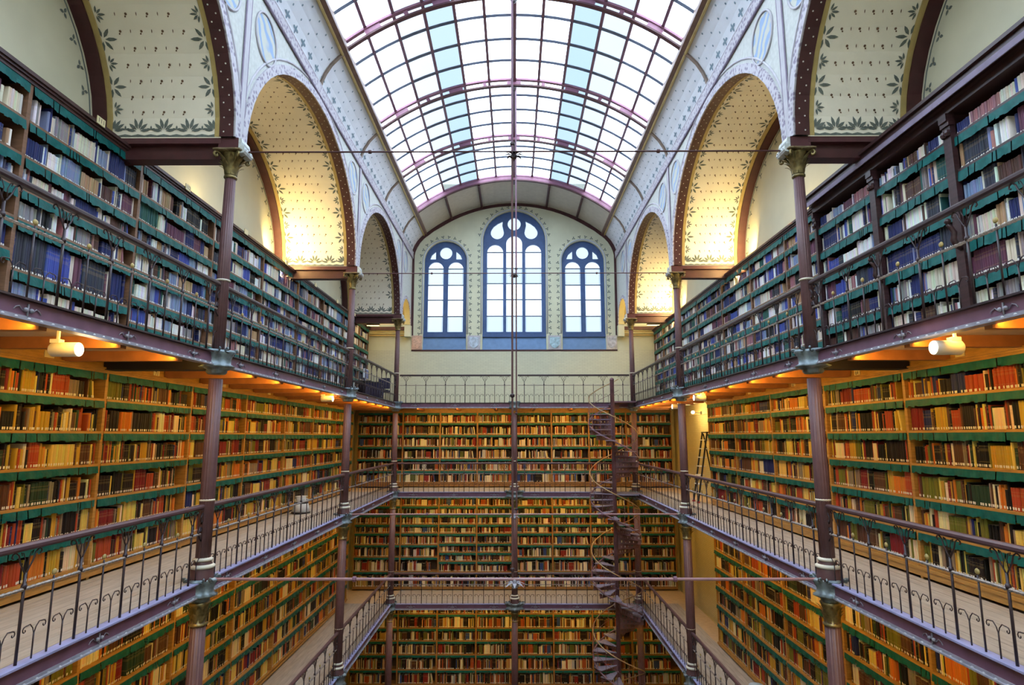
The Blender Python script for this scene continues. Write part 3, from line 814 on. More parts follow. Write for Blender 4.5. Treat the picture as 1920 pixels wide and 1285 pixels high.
for zf in (F2, F1, F0):
    for s, sd in ((-1, 'left'), (1, 'right')):
        for a, b, nm in SPN:
            if zf == F0 and nm == 'nearest': continue
            railing((s * W, a), (s * W, b), zf, f'wrought iron railing of the {TXT[zf]} {sd} gallery, {nm} span between columns', nm != 'farthest')
    railing((-W, YC), (0, YC), zf, f'wrought iron railing of the {TXT[zf]} far gallery, left of the centre column', False)
    railing((0, YC), (W, YC), zf, f'wrought iron railing of the {TXT[zf]} far gallery, behind the spiral stair', False)

# ------------------------------------------------------------------ columns
NFL = 32
def flute(a, z): return 1 - .09 * (.5 + .5 * math.cos(16 * a))
def mk_shaft(h, r0, r1):
    return MB().lathe([(r0, 0), (r0 * .99, h * .5), (r1, h)], 64, mod=flute).mesh('shaft', M_IRON, True)
def mk_base():
    m = MB(); m.cur = 0
    m.lathe([(.165, 0), (.165, .05), (.155, .09), (.155, .16), (.15, .17)], 24)
    m.cur = 1; m.lathe([(.15, .165), (.172, .18), (.172, .205), (.14, .225)], 24)
    m.cur = 0; m.lathe([(.14, .22), (.12, .24), (.12, .27)], 24)
    m.cur = 1; m.lathe([(.12, .265), (.14, .28), (.135, .30), (.105, .315)], 24)
    return m.mesh('base', [M_IRON, M_WHITEPAINT], True)
def leaf(m, ang, r0, z0, r1, z1, curl, wd):
    """acanthus leaf: strip rising along the bell and curling outwards"""
    ca, sa = math.cos(ang), math.sin(ang); k = 6; V = []
    for i in range(k + 1):
        t = i / k
        r = r0 + (r1 - r0) * t ** 2 + (curl * max(0, t - .6)); z = z0 + (z1 - z0) * t - (curl * 1.2 * max(0, t - .75))
        hw = wd * math.sin(PI * min(.95, .25 + .7 * t)) * (1 - .5 * max(0, t - .7))
        for s in (-1, 0, 1):
            rr = r + (.012 if s == 0 else 0)
            V.append((rr * ca - s * hw * sa, rr * sa + s * hw * ca, z))
    m.add(V, [(3 * i + j, 3 * i + j + 1, 3 * i + j + 4, 3 * i + j + 3) for i in range(k) for j in (0, 1)])
def mk_capital(h=.50):
    m = MB(); m.lathe([(.083, 0), (.10, .015), (.10, .04), (.083, .05), (.085, .2), (.11, .33), (.15, .40), (.15, .42)], 24)
    for i in range(8): leaf(m, i * PI / 4, .088, .06, .15, .26, .10, .035)
    for i in range(8): leaf(m, i * PI / 4 + PI / 8, .088, .10, .22, .38, .12, .045)
    for i in range(4):
        a = i * PI / 2 + PI / 4; ca, sa = math.cos(a), math.sin(a)
        pts = [(.10 * ca, .10 * sa, .20), (.15 * ca, .15 * sa, .33)] + [((.235 + .055 * (1 - q / 10) * math.cos(2.4 - q * .75)) * ca, (.235 + .055 * (1 - q / 10) * math.cos(2.4 - q * .75)) * sa, .345 + .058 * (1 - q / 10) * math.sin(2.4 - q * .75)) for q in range(10)]
        m.tube(pts, .020, 5)
    for a in range(4):
        m.ball((.17 * math.cos(a * PI / 2), .17 * math.sin(a * PI / 2), .42), .03, 6, 4)
    return m.mesh('capital', M_BRONZE, True)
def mk_abacus():
    """thin concave-sided plate with a plain block above it"""
    V = []
    for z, sc_ in ((.405, .19), (.415, .215), (.435, .215), (.45, .19)):
        for i in range(32):
            a = 2 * PI * i / 32; q = min(sc_ / max(abs(math.cos(a)), abs(math.sin(a))), sc_ * 1.3)
            if z < .445: q *= 1 - .07 * math.cos(4 * a)
            V.append((q * math.cos(a), q * math.sin(a), z))
    m = MB(); m.add(V, [(i * 32 + j, i * 32 + (j + 1) % 32, (i + 1) * 32 + (j + 1) % 32, (i + 1) * 32 + j) for i in range(3) for j in range(32)] + [tuple(range(32))[::-1], tuple(range(96, 128))])
    return m.mesh('abacus', mat('abacus_bronze', (.20, .15, .08), .45, metal=.2, var=.3, scale=12))
def mk_corbel():
    """carved grey corbel on the hall side of the capital (towards +x)"""
    m = MB(); pr = [(.16, .62), (.20, .62), (.215, .56), (.20, .52), (.25, .48), (.265, .42), (.245, .385), (.16, .37)]
    k = len(pr)
    m.add([(x, -.15, z) for x, z in pr] + [(x, .15, z) for x, z in pr], [tuple(range(k)), tuple(range(k, 2 * k))[::-1]] + [(i, i + k, (i + 1) % k + k, (i + 1) % k) for i in range(k)])
    for y in (-.10, -.035, .035, .10): m.ball((.245, y, .45), .03, 6, 4)
    return m.mesh('corbel', mat('corbel_grey', (.50, .53, .53), .5, var=.35, scale=14, bump=.3, bscale=22))
def mk_bracket():
    """leafy cast console that hugs the girder at a gallery"""
    m = MB()
    def mod(a, z): 
        t = (z + .30) / .34
        return 1 + .20 * math.cos(4 * a) * max(0, min(1, t)) + .05 * math.cos(12 * a) * (1 if t < .5 else .4)
    m.lathe([(.105, -.30), (.13, -.27), (.125, -.25), (.20, -.215), (.225, -.20), (.17, -.17), (.165, -.10), (.185, -.04), (.20, -.01), (.20, .015), (.165, .03)], 48, mod=mod)
    for i in range(4):
        a = i * PI / 2; ca, sa = math.cos(a), math.sin(a)
        for s in (-1, 1):
            pts = [(.15 * ca - s * .10 * sa, .15 * sa + s * .10 * ca, .02)] + [((.19 + .03 * math.cos(q)) * ca - s * (.14 - .01 * q) * sa, (.19 + .03 * math.cos(q)) * sa + s * (.14 - .01 * q) * ca, .02 + .03 * math.sin(q)) for q in range(6)]
            m.tube(pts, .014, 4)
    return m.mesh('bracket', M_PATINA, True)
def mk_lowcap():
    m = MB(); m.lathe([(.10, -.62), (.125, -.605), (.125, -.585), (.10, -.57), (.105, -.45), (.13, -.34), (.15, -.30)], 24)
    for i in range(8): leaf(m, i * PI / 4, .104, -.56, .14, -.40, .06, .035)
    for i in range(8): leaf(m, i * PI / 4 + PI / 8, .104, -.50, .16, -.31, .06, .035)
    return m.mesh('capital', M_BRONZE, True)
def mk_collar(): return MB().lathe([(.085, -.02), (.105, -.012), (.11, 0), (.105, .012), (.085, .02)], 20).mesh('collar', M_WHITEPAINT, True)
def mk_scrollbr():
    m = MB()
    m.tube([(0, .085, .55), (0, .16, .60), (0, .19, .68), (0, .16, .75), (0, .12, .74), (0, .125, .69), (0, .15, .70)], .014, 5)
    m.tube([(0, .085, .95), (0, .14, .90), (0, .15, .83), (0, .12, .80), (0, .11, .84)], .013, 5)
    return m.mesh('scroll_stay', M_RAIL, True)
ME_COR = mk_corbel(); ME_IMP = MB().box(-.155, .155, -.155, .155, .45, .63).mesh('impost_block', M_REDL)
ME_BASE, ME_CAP, ME_ABA, ME_BRK, ME_LCAP, ME_COL, ME_SST = mk_base(), mk_capital(), mk_abacus(), mk_bracket(), mk_lowcap(), mk_collar(), mk_scrollbr()
SH = {'top': mk_shaft(4.06 - F2 - .03, .093, .080), 'mid': mk_shaft(F2 - GH - F1 - .2, .104, .098), 'low': mk_shaft(F1 - GH - F0 - .2, .112, .104), 'gnd': mk_shaft(F0 - FG - .25, .12, .112), 'short': mk_shaft(.95, .05, .05)}
def column(x, y, label, top=True):
    c = empty('cast_iron_column', (x, y, FG), label=label, cat='column', group='fluted cast iron columns')
    o = -FG
    link('shaft', SH['gnd'], c, loc=(0, 0, 0)); link('shaft', SH['low'], c, loc=(0, 0, F0 + o)); link('shaft', SH['mid'], c, loc=(0, 0, F1 + o))
    for z in (F1, F0):
        link('base', ME_BASE, c, loc=(0, 0, z + o)); link('capital', ME_LCAP, c, loc=(0, 0, z + o)); link('bracket', ME_BRK, c, loc=(0, 0, z + o))
        link('collar', ME_COL, c, loc=(0, 0, z + o + 1.12))
        if top:
            for q in (0, 2): link('scroll_stay', ME_SST, c, loc=(0, 0, z + o), rotz=q * PI / 2)
    link('bracket', ME_BRK, c, loc=(0, 0, F2 + o)).scale = (1.1, 1.2, 1.1) if top else (1, 1, 1)
    if top:
        link('shaft', SH['top'], c, loc=(0, 0, F2 + o)); link('collar', ME_COL, c, loc=(0, 0, F2 + o + 1.12))
        link('capital', ME_CAP, c, loc=(0, 0, 4.03 + o)); link('abacus', ME_ABA, c, loc=(0, 0, 4.03 + o)); link('impost_block', ME_IMP, c, loc=(0, 0, 4.03 + o)); link('corbel', ME_COR, c, loc=(0, 0, 4.03 + o), rotz=0 if x < 0 else PI)
        for q in (0, 2): link('scroll_stay', ME_SST, c, loc=(0, 0, F2 + o), rotz=q * PI / 2)
    return c
for s, sd in ((-1, 'left'), (1, 'right')):
    for y, nm in ((YA, 'nearest'), (YB, 'second'), (YC, 'far corner')):
        column(s * W, y, f'{nm} fluted purple iron column on the {sd} with gilt capital')
_cc = column(0, YC, 'fluted purple iron column in the middle of the far galleries', False)
for z in (F1, F0): link('wide_bracket', ME_BRK, _cc, loc=(0, 0, z - FG)).scale = (1.6, 1.0, .85)
column(-W, YA0, 'fluted purple iron column beside the camera on the left'); column(W, YA0, 'fluted purple iron column beside the camera on the right')

# ------------------------------------------------------------------ tie rods and hanging rods
def rosette(m, c, r):
    for i in range(8):
        a = 2 * PI * i / 8
        V = [(c[0], c[1], c[2]), (c[0] + .5 * r * math.cos(a - .3), c[1] + .5 * r * math.sin(a - .3), c[2] + .02), (c[0] + r * math.cos(a), c[1] + r * math.sin(a), c[2] - .025), (c[0] + .5 * r * math.cos(a + .3), c[1] + .5 * r * math.sin(a + .3), c[2] + .02)]
        m.add(V, [(0, 1, 2, 3)])
    m.lathe([(.02, c[2] - .07), (.045, c[2] - .05), (.045, c[2] - .02), (.03, c[2]), (.03, c[2] + .05), (.015, c[2] + .07)], 10, c[0], c[1])
for y, z, r, lab, mt in ((YA, 4.49, .014, 'upper tie rod spanning the hall between the nearest capitals', M_RED), (YB, 4.49, .013, 'upper tie rod spanning the hall between the second capitals', M_REDL),
                     (YA, -2.03, .022, 'lower tie rod spanning the hall between the nearest columns', M_TIE if 'M_TIE' in globals() else M_GIRD), (YB, -2.03, .02, 'lower tie rod spanning the hall between the second columns', M_GIRD)):
    t = empty('tie_rod', (0, y, z), label=lab, cat='tie rod', group='tie rods')
    MB().tube([(-W + .2, 0, 0), (W - .2, 0, 0)], r, 8).obj('rod', mt if z > 0 else mat('tie_pink', (.34, .19, .21), .35, var=.1), t)
    for x in (-2.3, 2.3): MB().lathe([(r, -.03), (r + .018, -.02), (r + .018, .02), (r, .03)], 8).obj('turnbuckle', mt, t, loc=(x, 0, 0)).rotation_euler = (0, PI / 2, 0)
    m = MB(); rosette(m, (0, 0, -.06), .19); m.obj('rosette', M_RAIL if z > 0 else M_FLANGE, t)
for x, y, r, lab in ((-.030, YA, .0155, 'thin vertical hanger rod in the middle of the hall, nearer of two'), (.055, YB, .018, 'thin vertical hanger rod in the middle of the hall, farther of two')):
    t = empty('hanger_rod', (x, y, -2.0), label=lab, cat='rod', group='hanger rods')
    MB().tube([(0, 0, .0), (0, 0, 6.5)], r, 8).obj('lower_rod', M_IRON, t)
    MB().tube([(0, 0, 6.5), (0, 0, 12.05)], r * 1.15, 8).obj('upper_rod', M_GIRD, t)
    for z in (.1, 2.6, 6.4, 6.62): MB().lathe([(r, z - .03), (r + .02, z - .015), (r + .02, z + .015), (r, z + .03)], 10).obj('collar', M_RAIL, t)

# ------------------------------------------------------------------ bookcases
PAL = {
 'cool': [((.018, .026, .12), 'navy blue', 15), ((.05, .08, .36), 'royal blue', 8), ((.20, .27, .44), 'pale blue', 9), ((.035, .040, .065), 'slate grey', 9), ((.26, .25, .27), 'grey', 7), ((.66, .61, .52), 'cream', 17), ((.78, .79, .80), 'white', 14), ((.13, .045, .085), 'plum', 6), ((.34, .15, .17), 'dusty rose', 4), ((.085, .038, .030), 'brown', 6), ((.02, .10, .09), 'dark green', 3), ((.42, .27, .15), 'tan', 4), ((.010, .010, .014), 'black', 6)],
 'warm': [((.54, .32, .035), 'ochre', 11), ((.74, .55, .13), 'straw yellow', 8), ((.40, .060, .020), 'brick red', 10), ((.20, .014, .018), 'crimson', 8), ((.10, .040, .020), 'brown', 14), ((.014, .008, .009), 'dark brown', 16), ((.16, .15, .020), 'olive green', 7), ((.78, .66, .40), 'cream', 7), ((.016, .024, .12), 'navy blue', 5), ((.62, .18, .022), 'orange', 7), ((.02, .045, .025), 'dark green', 5), ((.26, .20, .14), 'fawn', 6), ((.006, .005, .006), 'black', 8)],
 'far': [((.76, .68, .49), 'cream', 16), ((.46, .30, .09), 'ochre', 10), ((.24, .022, .016), 'red', 8), ((.085, .034, .020), 'brown', 14), ((.012, .007, .009), 'dark brown', 16), ((.11, .12, .03), 'olive green', 5), ((.035, .07, .24), 'blue', 5), ((.50, .50, .50), 'grey', 6), ((.38, .085, .025), 'brick red', 8), ((.006, .005, .006), 'black', 6)],
}
def pick(p): 
    t = random.random() * sum(x[2] for x in p)
    for c in p:
        t -= c[2]
        if t <= 0: return c
    return p[-1]
BOOKS = []       # (case index, row, order, M(3 floats: ox, oy, rot), x, w, h, d, y, z, shear, colour, cname, rnd, tagged)
CASES = []
_c = {}
def cached(key, fn):
    if key not in _c: _c[key] = fn()
    return _c[key]
def mk_flap(L, drop):
    m = MB(); n = max(3, int(L / .055)); rnd = random.Random(int(L * 1000) + int(drop * 999))
    dz = [rnd.choice((0, 0, 0, .012, -.008)) for _ in range(n + 1)]; notch = [rnd.random() < .16 for _ in range(n)]
    ph = rnd.random() * 6
    for i in range(n):
        x0, x1 = L * i / n, L * (i + 1) / n
        if notch[i]: x1 -= .018
        y0, y1 = -.012 - .008 * math.sin(ph + i * 1.3), -.012 - .008 * math.sin(ph + (i + 1) * 1.3)
        zb0, zb1 = -drop + dz[i], -drop + dz[i] + rnd.uniform(-.006, .006)
        m.add([(x0, -.003, 0), (x1, -.003, 0), (x1, y1 * .6, -drop * .5), (x0, y0 * .6, -drop * .5), (x1, y1, zb1), (x0, y0, zb0)], [(0, 3, 2, 1), (3, 5, 4, 2)])
    return m.mesh('dust_flap', M_FLAP)
def bookcase(ox, oy, rot, L, z0, boards, ztop, pal, wood, label, short, style='oak', depth=.40, topflap=True, density=1.0, plate=None, bookd=.22, cornice_h=.20):
    """one bay: local x along the front, y into the wall; boards = shelf top heights, last one lowest"""
    c = empty('bookcase', (ox, oy, z0), rot, label=label, cat='bookcase', group='gallery bookcases')
    ci = len(CASES); CASES.append(short); T = .032; PW = .03
    H = ztop - z0
    for x in (0, L - PW):
        link('side_panel', cached(('sp', round(H, 3), wood.name, depth), lambda: MB().box(0, PW, 0, depth, 0, H).mesh('side_panel', wood)), c, loc=(x, 0, 0))
    link('back_panel', cached(('bk', round(H, 3), round(L, 3), depth), lambda: MB().box(PW, L - PW, depth - .015, depth, 0, H).mesh('back_panel', M_BACK)), c)
    zb = boards[-1] - z0
    if zb > .05:
        link('plinth', cached(('pl', round(zb, 3), round(L, 3), wood.name), lambda: MB().box(0, L, -.02, .02, .04, zb - T).box(0, L, -.035, .0, zb - T - .05, zb - T).mesh('plinth', wood)), c)
    for b in boards:
        link('shelf', cached(('sh', round(L, 3), wood.name, depth), lambda: MB().box(PW, L - PW, .0, depth - .015, -T, 0).box(PW, L - PW, -.008, .0, -T - .002, .002).mesh('shelf', wood)), c, loc=(0, 0, b - z0))
    dr = {'cool': .125, 'warm': .108, 'far': .080}[pal]
    fl = cached(('fl', round(L, 3), pal, 0), lambda: mk_flap(L - 2 * PW, dr)); fl2 = cached(('fl', round(L, 3), pal, 1), lambda: mk_flap(L - 2 * PW - .001, dr * .93))
    for i, b in enumerate(boards[:-1]): link('dust_flap', fl if i % 2 else fl2, c, loc=(PW, -.008, b - z0 - T))
    if topflap: link('dust_flap', fl, c, loc=(PW, -.008, H))
    ch = cornice_h
    if style == 'oak' and ch > .15:
        link('cornice', cached(('co', round(L, 3), wood.name, ch), lambda: MB().box(0, L, -.018, depth, 0, .028).box(0, L, -.036, depth, .028, .056).box(0, L, -.058, depth, .056, .082).box(0, L, 0, depth, .082, ch).mesh('cornice', wood)), c, loc=(0, 0, H))
    elif style == 'oak':
        link('cornice', cached(('co', round(L, 3), wood.name, ch), lambda: MB().box(0, L, -.02, depth, 0, ch * .35).box(0, L, -.045, depth, ch * .35, ch * .6).box(0, L, -.07, depth, ch * .6, ch).mesh('cornice', M_CORN if wood is M_OAKTOP else wood)), c, loc=(0, 0, H))
    else:
        m = cached(('cod', round(L, 3)), lambda: MB().box(0, L, -.06, depth, 0, .10).box(0, L, -.12, depth, .10, .18).box(0, L, -.18, depth, .18, .25).box(0, L, -.22, depth, .25, .30).mesh('cornice', M_DARKWOOD))
        link('cornice', m, c, loc=(0, 0, H))
        link('cornice_band', cached(('cob', round(L, 3)), lambda: MB().box(0, L, -.185, -.17, .10, .18).mesh('cornice_band', M_LILACD)), c, loc=(0, 0, H))
        for x in (0, L - .07):
            link('post', cached(('po', round(H, 3)), lambda: MB().box(0, .07, -.05, .02, .0, H - .12).box(-.01, .08, -.07, .02, H - .16, H - .10).box(0, .07, -.09, .02, H - .10, H).lathe([(.03, H - .30), (.045, H - .26), (.03, H - .22)], 8, .035, -.06).mesh('post', wood)), c, loc=(x, 0, 0))
    if style != 'oak':
        link('console_scroll', cached('cons', lambda: MB().tube([(0, -.05, 1.05), (0, -.10, 1.08), (0, -.14, 1.16), (0, -.12, 1.26), (0, -.16, 1.33), (0, -.20, 1.36)], [.035, .04, .04, .035, .03, .02], 6).ball((0, -.19, 1.40), .04, 8, 5).mesh('console_scroll', M_DARKWOOD, True)), c, loc=(.035, 0, 0))
    if plate is not None:
        p = MB().box(-.085, .085, -.012, 0, -.055, .055).obj('number_plate', M_PLATE, c, loc=(L / 2, -.075 if ch < .15 else -.001, H + (ch * .6 + .03 if ch < .15 else .125) + plate[1]))
        if plate[0]:
            t = link('numerals', text_mesh(plate[0], .10), p, loc=(0, -.014, 0)); t.rotation_euler = (PI / 2, 0, 0)
    # books
    tops = [ztop] + [b - T for b in boards[:-1]]
    for r, (b, t) in enumerate(zip(boards, tops)):
        avail = t - b - .05
        if avail < .12: continue
        x = PW + .012; mode = None; order = 0
        endx = L - PW - .012
        if random.random() < .22: endx -= random.uniform(.08, .35) * min(1, L / 2)
        rowmax = avail * random.uniform(.78, .98) if topflap or r else avail * .8
        rowh = min(rowmax, random.choice((.24, .27, .30, .34)) + .02)
        rowh = max(rowh, avail * random.uniform(.78, .92))
        while x < endx - .02:
            if mode is None or mode[0] <= 0:
                col = pick(PAL[pal]); run = 1 if random.random() < {'cool': .74, 'warm': .80, 'far': .88}[pal] else random.randint(3, {'cool': 13, 'warm': 10, 'far': 5}[pal])
                w0 = random.choice((.016, .020, .024, .028, .033, .040, .050) if pal != 'far' else (.016, .019, .022, .026, .032, .038)) if run == 1 else random.choice((.020, .025, .030, .036, .044))
                mode = [run, col, w0, min(avail, rowh * random.uniform(.72, 1.04)), random.random()]
            if random.random() < .012: x += random.uniform(.03, .12); mode = None; continue
            run, col, w0, h, rn = mode; mode[0] -= 1
            single = run <= 1 and mode[0] <= 0
            cc = [max(.005, q * random.uniform(.88, 1.12)) for q in col[0]]
            ww = w0 * random.uniform(.92, 1.08)
            if x + ww > endx: break
            hh = h if not single else min(avail, h)
            sh_ = 0
            order += 1
            BOOKS.append((ci, r, order, ox, oy, rot, x, ww, hh, bookd * random.uniform(.85, 1.0), .035 + random.uniform(0, .02), b, sh_, cc, col[1], rn, random.random() < (.92 if pal != 'far' else .7)))
            x += ww + random.uniform(.0005, .002)
        # a couple of leaning books at the end of a row
        if endx < L - .15 and random.random() < .6 and order > 4:
            for q in range(random.randint(1, 3)):
                col = pick(PAL[pal]); ww = random.uniform(.025, .04); hh = rowh * random.uniform(.8, .95); order += 1
                if x + ww + .16 * hh > L - PW - .01: break
                BOOKS.append((ci, r, order, ox, oy, rot, x + .16 * hh, ww, hh, bookd * .9, .04, b, -.16, col[0], col[1], random.random(), True))
                x += ww + .002
    return c
def ydivs_cases(ydiv, side, z0, boards, ztop, pal, wood, lvl, start=0, **kw):
    n = 0
    for i, (a, b) in enumerate(zip(ydiv[:-1], ydiv[1:])):
        n += 1
        lab = f'{kw.get("adj", "oak")} bookcase with green dust flaps, {ordw(n)} bay of the {lvl} {side} gallery'
        short = f'{ordw(n)} bay of the {lvl} {side} gallery'
        k2 = {k: v for k, v in kw.items() if k not in ('adj', 'plates', 'pz')}
        if 'plates' in kw: k2['plate'] = kw['plates'].get(n, ('', kw.get('pz', 0))) 
        if side == 'left': bookcase(XL, a, PI / 2, b - a, z0, boards if not callable(boards) else boards(i), ztop, pal, wood, lab, short, **k2)
        else: bookcase(kw['xf'] if 'xf' in kw else XR, b, -PI / 2, b - a, z0, boards if not callable(boards) else boards(i), ztop, pal, wood, lab, short, **{k: v for k, v in k2.items() if k != 'xf'})
BMID = [.555, .075, -.40, -.885, -1.36, -1.83]
BTOP = [[3.97, 3.50, 3.08, 2.69, 2.27, 1.50], [3.97, 3.50, 3.08, 2.69, 2.05, 1.50], [3.98, 3.53, 3.10, 2.69, 2.24, 1.82, 1.40]]
YT = [4.75, 7.2, 9.55, 12.05, 14.55, 17.05, 19.35, 21.7, 24.0, 25.5]
YM = [4.35, 6.78, 9.2, 11.68, 14.1, 16.53, 18.87, 21.25, 23.5]
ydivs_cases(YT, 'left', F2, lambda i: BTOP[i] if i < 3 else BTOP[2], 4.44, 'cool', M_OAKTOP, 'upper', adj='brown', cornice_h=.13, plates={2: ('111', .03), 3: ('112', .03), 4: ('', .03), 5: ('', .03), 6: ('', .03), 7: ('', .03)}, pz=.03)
ydivs_cases(YM, 'left', F1, BMID, .94, 'warm', M_OAK, 'middle', adj='golden oak', plates={3: ('71', 0)})
YMR = [4.35, 6.78, 9.28, 11.68, 14.15, 16.55, 18.8]
ydivs_cases(YMR, 'right', F1, BMID, .94, 'warm', M_OAK, 'middle', adj='golden oak', plates={3: ('64', 0), 4: ('63', 0)})
# upper right: far bays plain brown, near bays a projecting dark carved unit
YTR = [11.1, 12.9, 14.9, 17.05, 19.35, 21.7, 24.0, 25.5]
for i, (a, b) in enumerate(zip(YTR[:-1], YTR[1:])):
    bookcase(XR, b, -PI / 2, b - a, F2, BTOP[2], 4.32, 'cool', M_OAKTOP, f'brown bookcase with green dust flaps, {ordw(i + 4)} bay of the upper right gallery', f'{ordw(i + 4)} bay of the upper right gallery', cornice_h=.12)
BD = [3.79, 3.33, 2.86, 2.40, 1.93, 1.45]
for i, (a, b) in enumerate(((5.75, 7.42), (7.42, 9.1), (9.1, 10.95))):
    bookcase(5.63, b, -PI / 2, b - a, F2, BD, 4.10, 'cool', M_DARKWOOD, f'dark carved bookcase with heavy cornice, {ordw(i + 1)} bay of the upper right gallery', f'{ordw(i + 1)} bay of the upper right gallery', style='dark', depth=.55, topflap=False, bookd=.26)
# lower and ground levels on the sides
BLOW = [-2.78, -3.28, -3.78, -4.28, -4.80, -5.32, -5.84]
YLW = [7.0, 9.2, 11.68, 14.1, 16.53, 18.87, 21.25, 23.5]
ydivs_cases(YLW, 'left', F0, BLOW, -2.36, 'warm', M_OAK, 'lower', adj='golden oak')
ydivs_cases([7.0, 9.28, 11.68, 14.15, 16.55, 18.8], 'right', F0, BLOW, -2.36, 'warm', M_OAK, 'lower', adj='golden oak')
ydivs_cases([18.87, 21.25, 23.5], 'left', FG, [-6.85, -7.37, -7.85, -8.35, -8.90, -9.42, -9.9], -6.3, 'far', M_OAK, 'ground floor', adj='golden oak')
# far wall
XF = [-6.4, -4.55, -3.03, -1.51, 0, 1.51, 3.03, 4.55, 6.4]
BFL = [-2.75, -3.09, -3.46, -3.81, -4.19, -4.54, -4.88, -5.285, -5.86]
for lvl, z0, bd, zt in (('middle', F1, BMID, .94), ('lower', F0, BFL, -2.40), ('ground', FG, [-6.86, -7.38, -7.85, -8.35, -8.90, -9.42, -9.9], -6.3)):
    for i, (a, b) in enumerate(zip(XF[:-1], XF[1:])):
        bd2 = bd
        if lvl == 'lower' and i not in (2, 3): bd2 = [-2.75, -3.09, -3.46, -3.80, -4.25, -4.72, -5.27, -5.86]
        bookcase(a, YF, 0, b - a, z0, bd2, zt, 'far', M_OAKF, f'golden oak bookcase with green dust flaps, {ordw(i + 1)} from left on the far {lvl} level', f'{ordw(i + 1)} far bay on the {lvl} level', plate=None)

# ------------------------------------------------------------------ books: the 300 largest in view singly, the rest as one mass
f_, pit = 1147.24, .1519
def project(P):
    x, y, z = P
    d_ = y * math.cos(pit) + z * math.sin(pit); v_ = -y * math.sin(pit) + z * math.cos(pit)
    if d_ < .1: return None
    return 964.5 + f_ * x / d_, 642.5 - f_ * v_ / d_
def wpos(B, x, y, z):
    c, s = math.cos(B[5]), math.sin(B[5]); return (B[3] + x * c - y * s, B[4] + x * s + y * c, z)
score = []
for i, B in enumerate(BOOKS):
    q = [project(wpos(B, B[6] + a, B[10], B[11] + b)) for a, b in ((0, 0), (B[7], 0), (B[7], B[8]), (0, B[8]))]
    if any(t is None or not (4 < t[0] < 1916 and 4 < t[1] < 1281) for t in q): continue
    A_ = abs(sum(q[k][0] * q[(k + 1) % 4][1] - q[(k + 1) % 4][0] * q[k][1] for k in range(4))) / 2
    # hidden behind the gallery edge: line of sight cut by the girder
    wx, wy, wz = wpos(B, B[6], B[10], B[11] + B[8] * .5)
    if abs(wx) > W:
        zz = wz * W / abs(wx)
        if any(zf - GH < zz < zf for zf in (F2, F1, F0)): continue
    score.append((A_, i))
score.sort(reverse=True); PICKED = {i for _, i in score[:298]}
PROF = lambda w_, d_: [(0, d_), (0, .014), (w_ * .22, .001), (w_ * .78, .001), (w_, .014), (w_, d_)]
rest = [B for i, B in enumerate(BOOKS) if i not in PICKED]
N = len(rest); NV = 22
V = np.zeros((N, NV, 3)); Cc = np.zeros((N, NV, 4)); Rn = np.zeros((N, NV))
ow = np.array([(B[3], B[4], B[5], B[6], B[7], B[8], B[9], B[10], B[11], B[12], B[15]) for B in rest])
cl = np.array([B[13] for B in rest]); tg = np.array([B[16] for B in rest])
ox, oy, ro, bx, bw, bh, bd, by, bz, bs, br = ow.T
px = np.stack([0 * bw, 0 * bw, bw * .22, bw * .78, bw, bw], 1); py = np.stack([bd, 0 * bd + .014, 0 * bd + .001, 0 * bd + .001, 0 * bd + .014, bd], 1)
lx = np.zeros((N, NV)); ly = np.zeros((N, NV)); lz = np.zeros((N, NV))
lx[:, :6] = px; ly[:, :6] = py; lx[:, 6:12] = px; ly[:, 6:12] = py; lz[:, 6:12] = bh[:, None]
lx[:, 12:18] = px; ly[:, 12:18] = py; lz[:, 12:18] = bh[:, None]
tw = np.minimum(bw * .62, .024) / 2
lx[:, 18] = lx[:, 21] = bw / 2 - tw; lx[:, 19] = lx[:, 20] = bw / 2 + tw; ly[:, 18:22] = -.0015
lz[:, 18] = lz[:, 19] = .012; lz[:, 20] = lz[:, 21] = .012 + np.where(tg, .032, .0005)
lx = lx + bs[:, None] * (lz) ; lx += bx[:, None]; ly += by[:, None]
cs, sn = np.cos(ro)[:, None], np.sin(ro)[:, None]
V[..., 0] = ox[:, None] + lx * cs - ly * sn; V[..., 1] = oy[:, None] + lx * sn + ly * cs; V[..., 2] = bz[:, None] + lz
Cc[..., :3] = cl[:, None, :]; Cc[:, :6, 3] = 0; Cc[:, 6:12, 3] = 1
Cc[:, 12:18, :3] = (.50, .44, .32); Cc[:, 12:18, 3] = .5; Cc[:, 18:22, :3] = (.80, .78, .72); Cc[:, 18:22, 3] = .05
Rn[:] = br[:, None]
fq = np.array([(0, 1, 7, 6), (1, 2, 8, 7), (2, 3, 9, 8), (3, 4, 10, 9), (4, 5, 11, 10), (12, 13, 16, 17), (13, 14, 15, 16), (18, 19, 20, 21)])
F = (np.arange(N)[:, None, None] * NV + fq[None]).reshape(-1)
me = bpy.data.meshes.new('shelved_books'); nf = N * len(fq)
me.vertices.add(N * NV); me.vertices.foreach_set('co', V.reshape(-1))
me.loops.add(nf * 4); me.loops.foreach_set('vertex_index', F.astype(np.int32))
me.polygons.add(nf); me.polygons.foreach_set('loop_start', np.arange(nf, dtype=np.int32) * 4)
me.update(calc_edges=True)
at = me.attributes.new('tint', 'FLOAT_COLOR', 'POINT'); at.data.foreach_set('color', Cc.reshape(-1).astype(np.float32))
at = me.attributes.new('rnd', 'FLOAT', 'POINT'); at.data.foreach_set('value', Rn.reshape(-1).astype(np.float32))
me.materials.append(M_BOOK)
link('shelved_books', me, label='thousands of upright books filling the shelves of every gallery', cat='books', kind='stuff')
ME_TAGC = {}
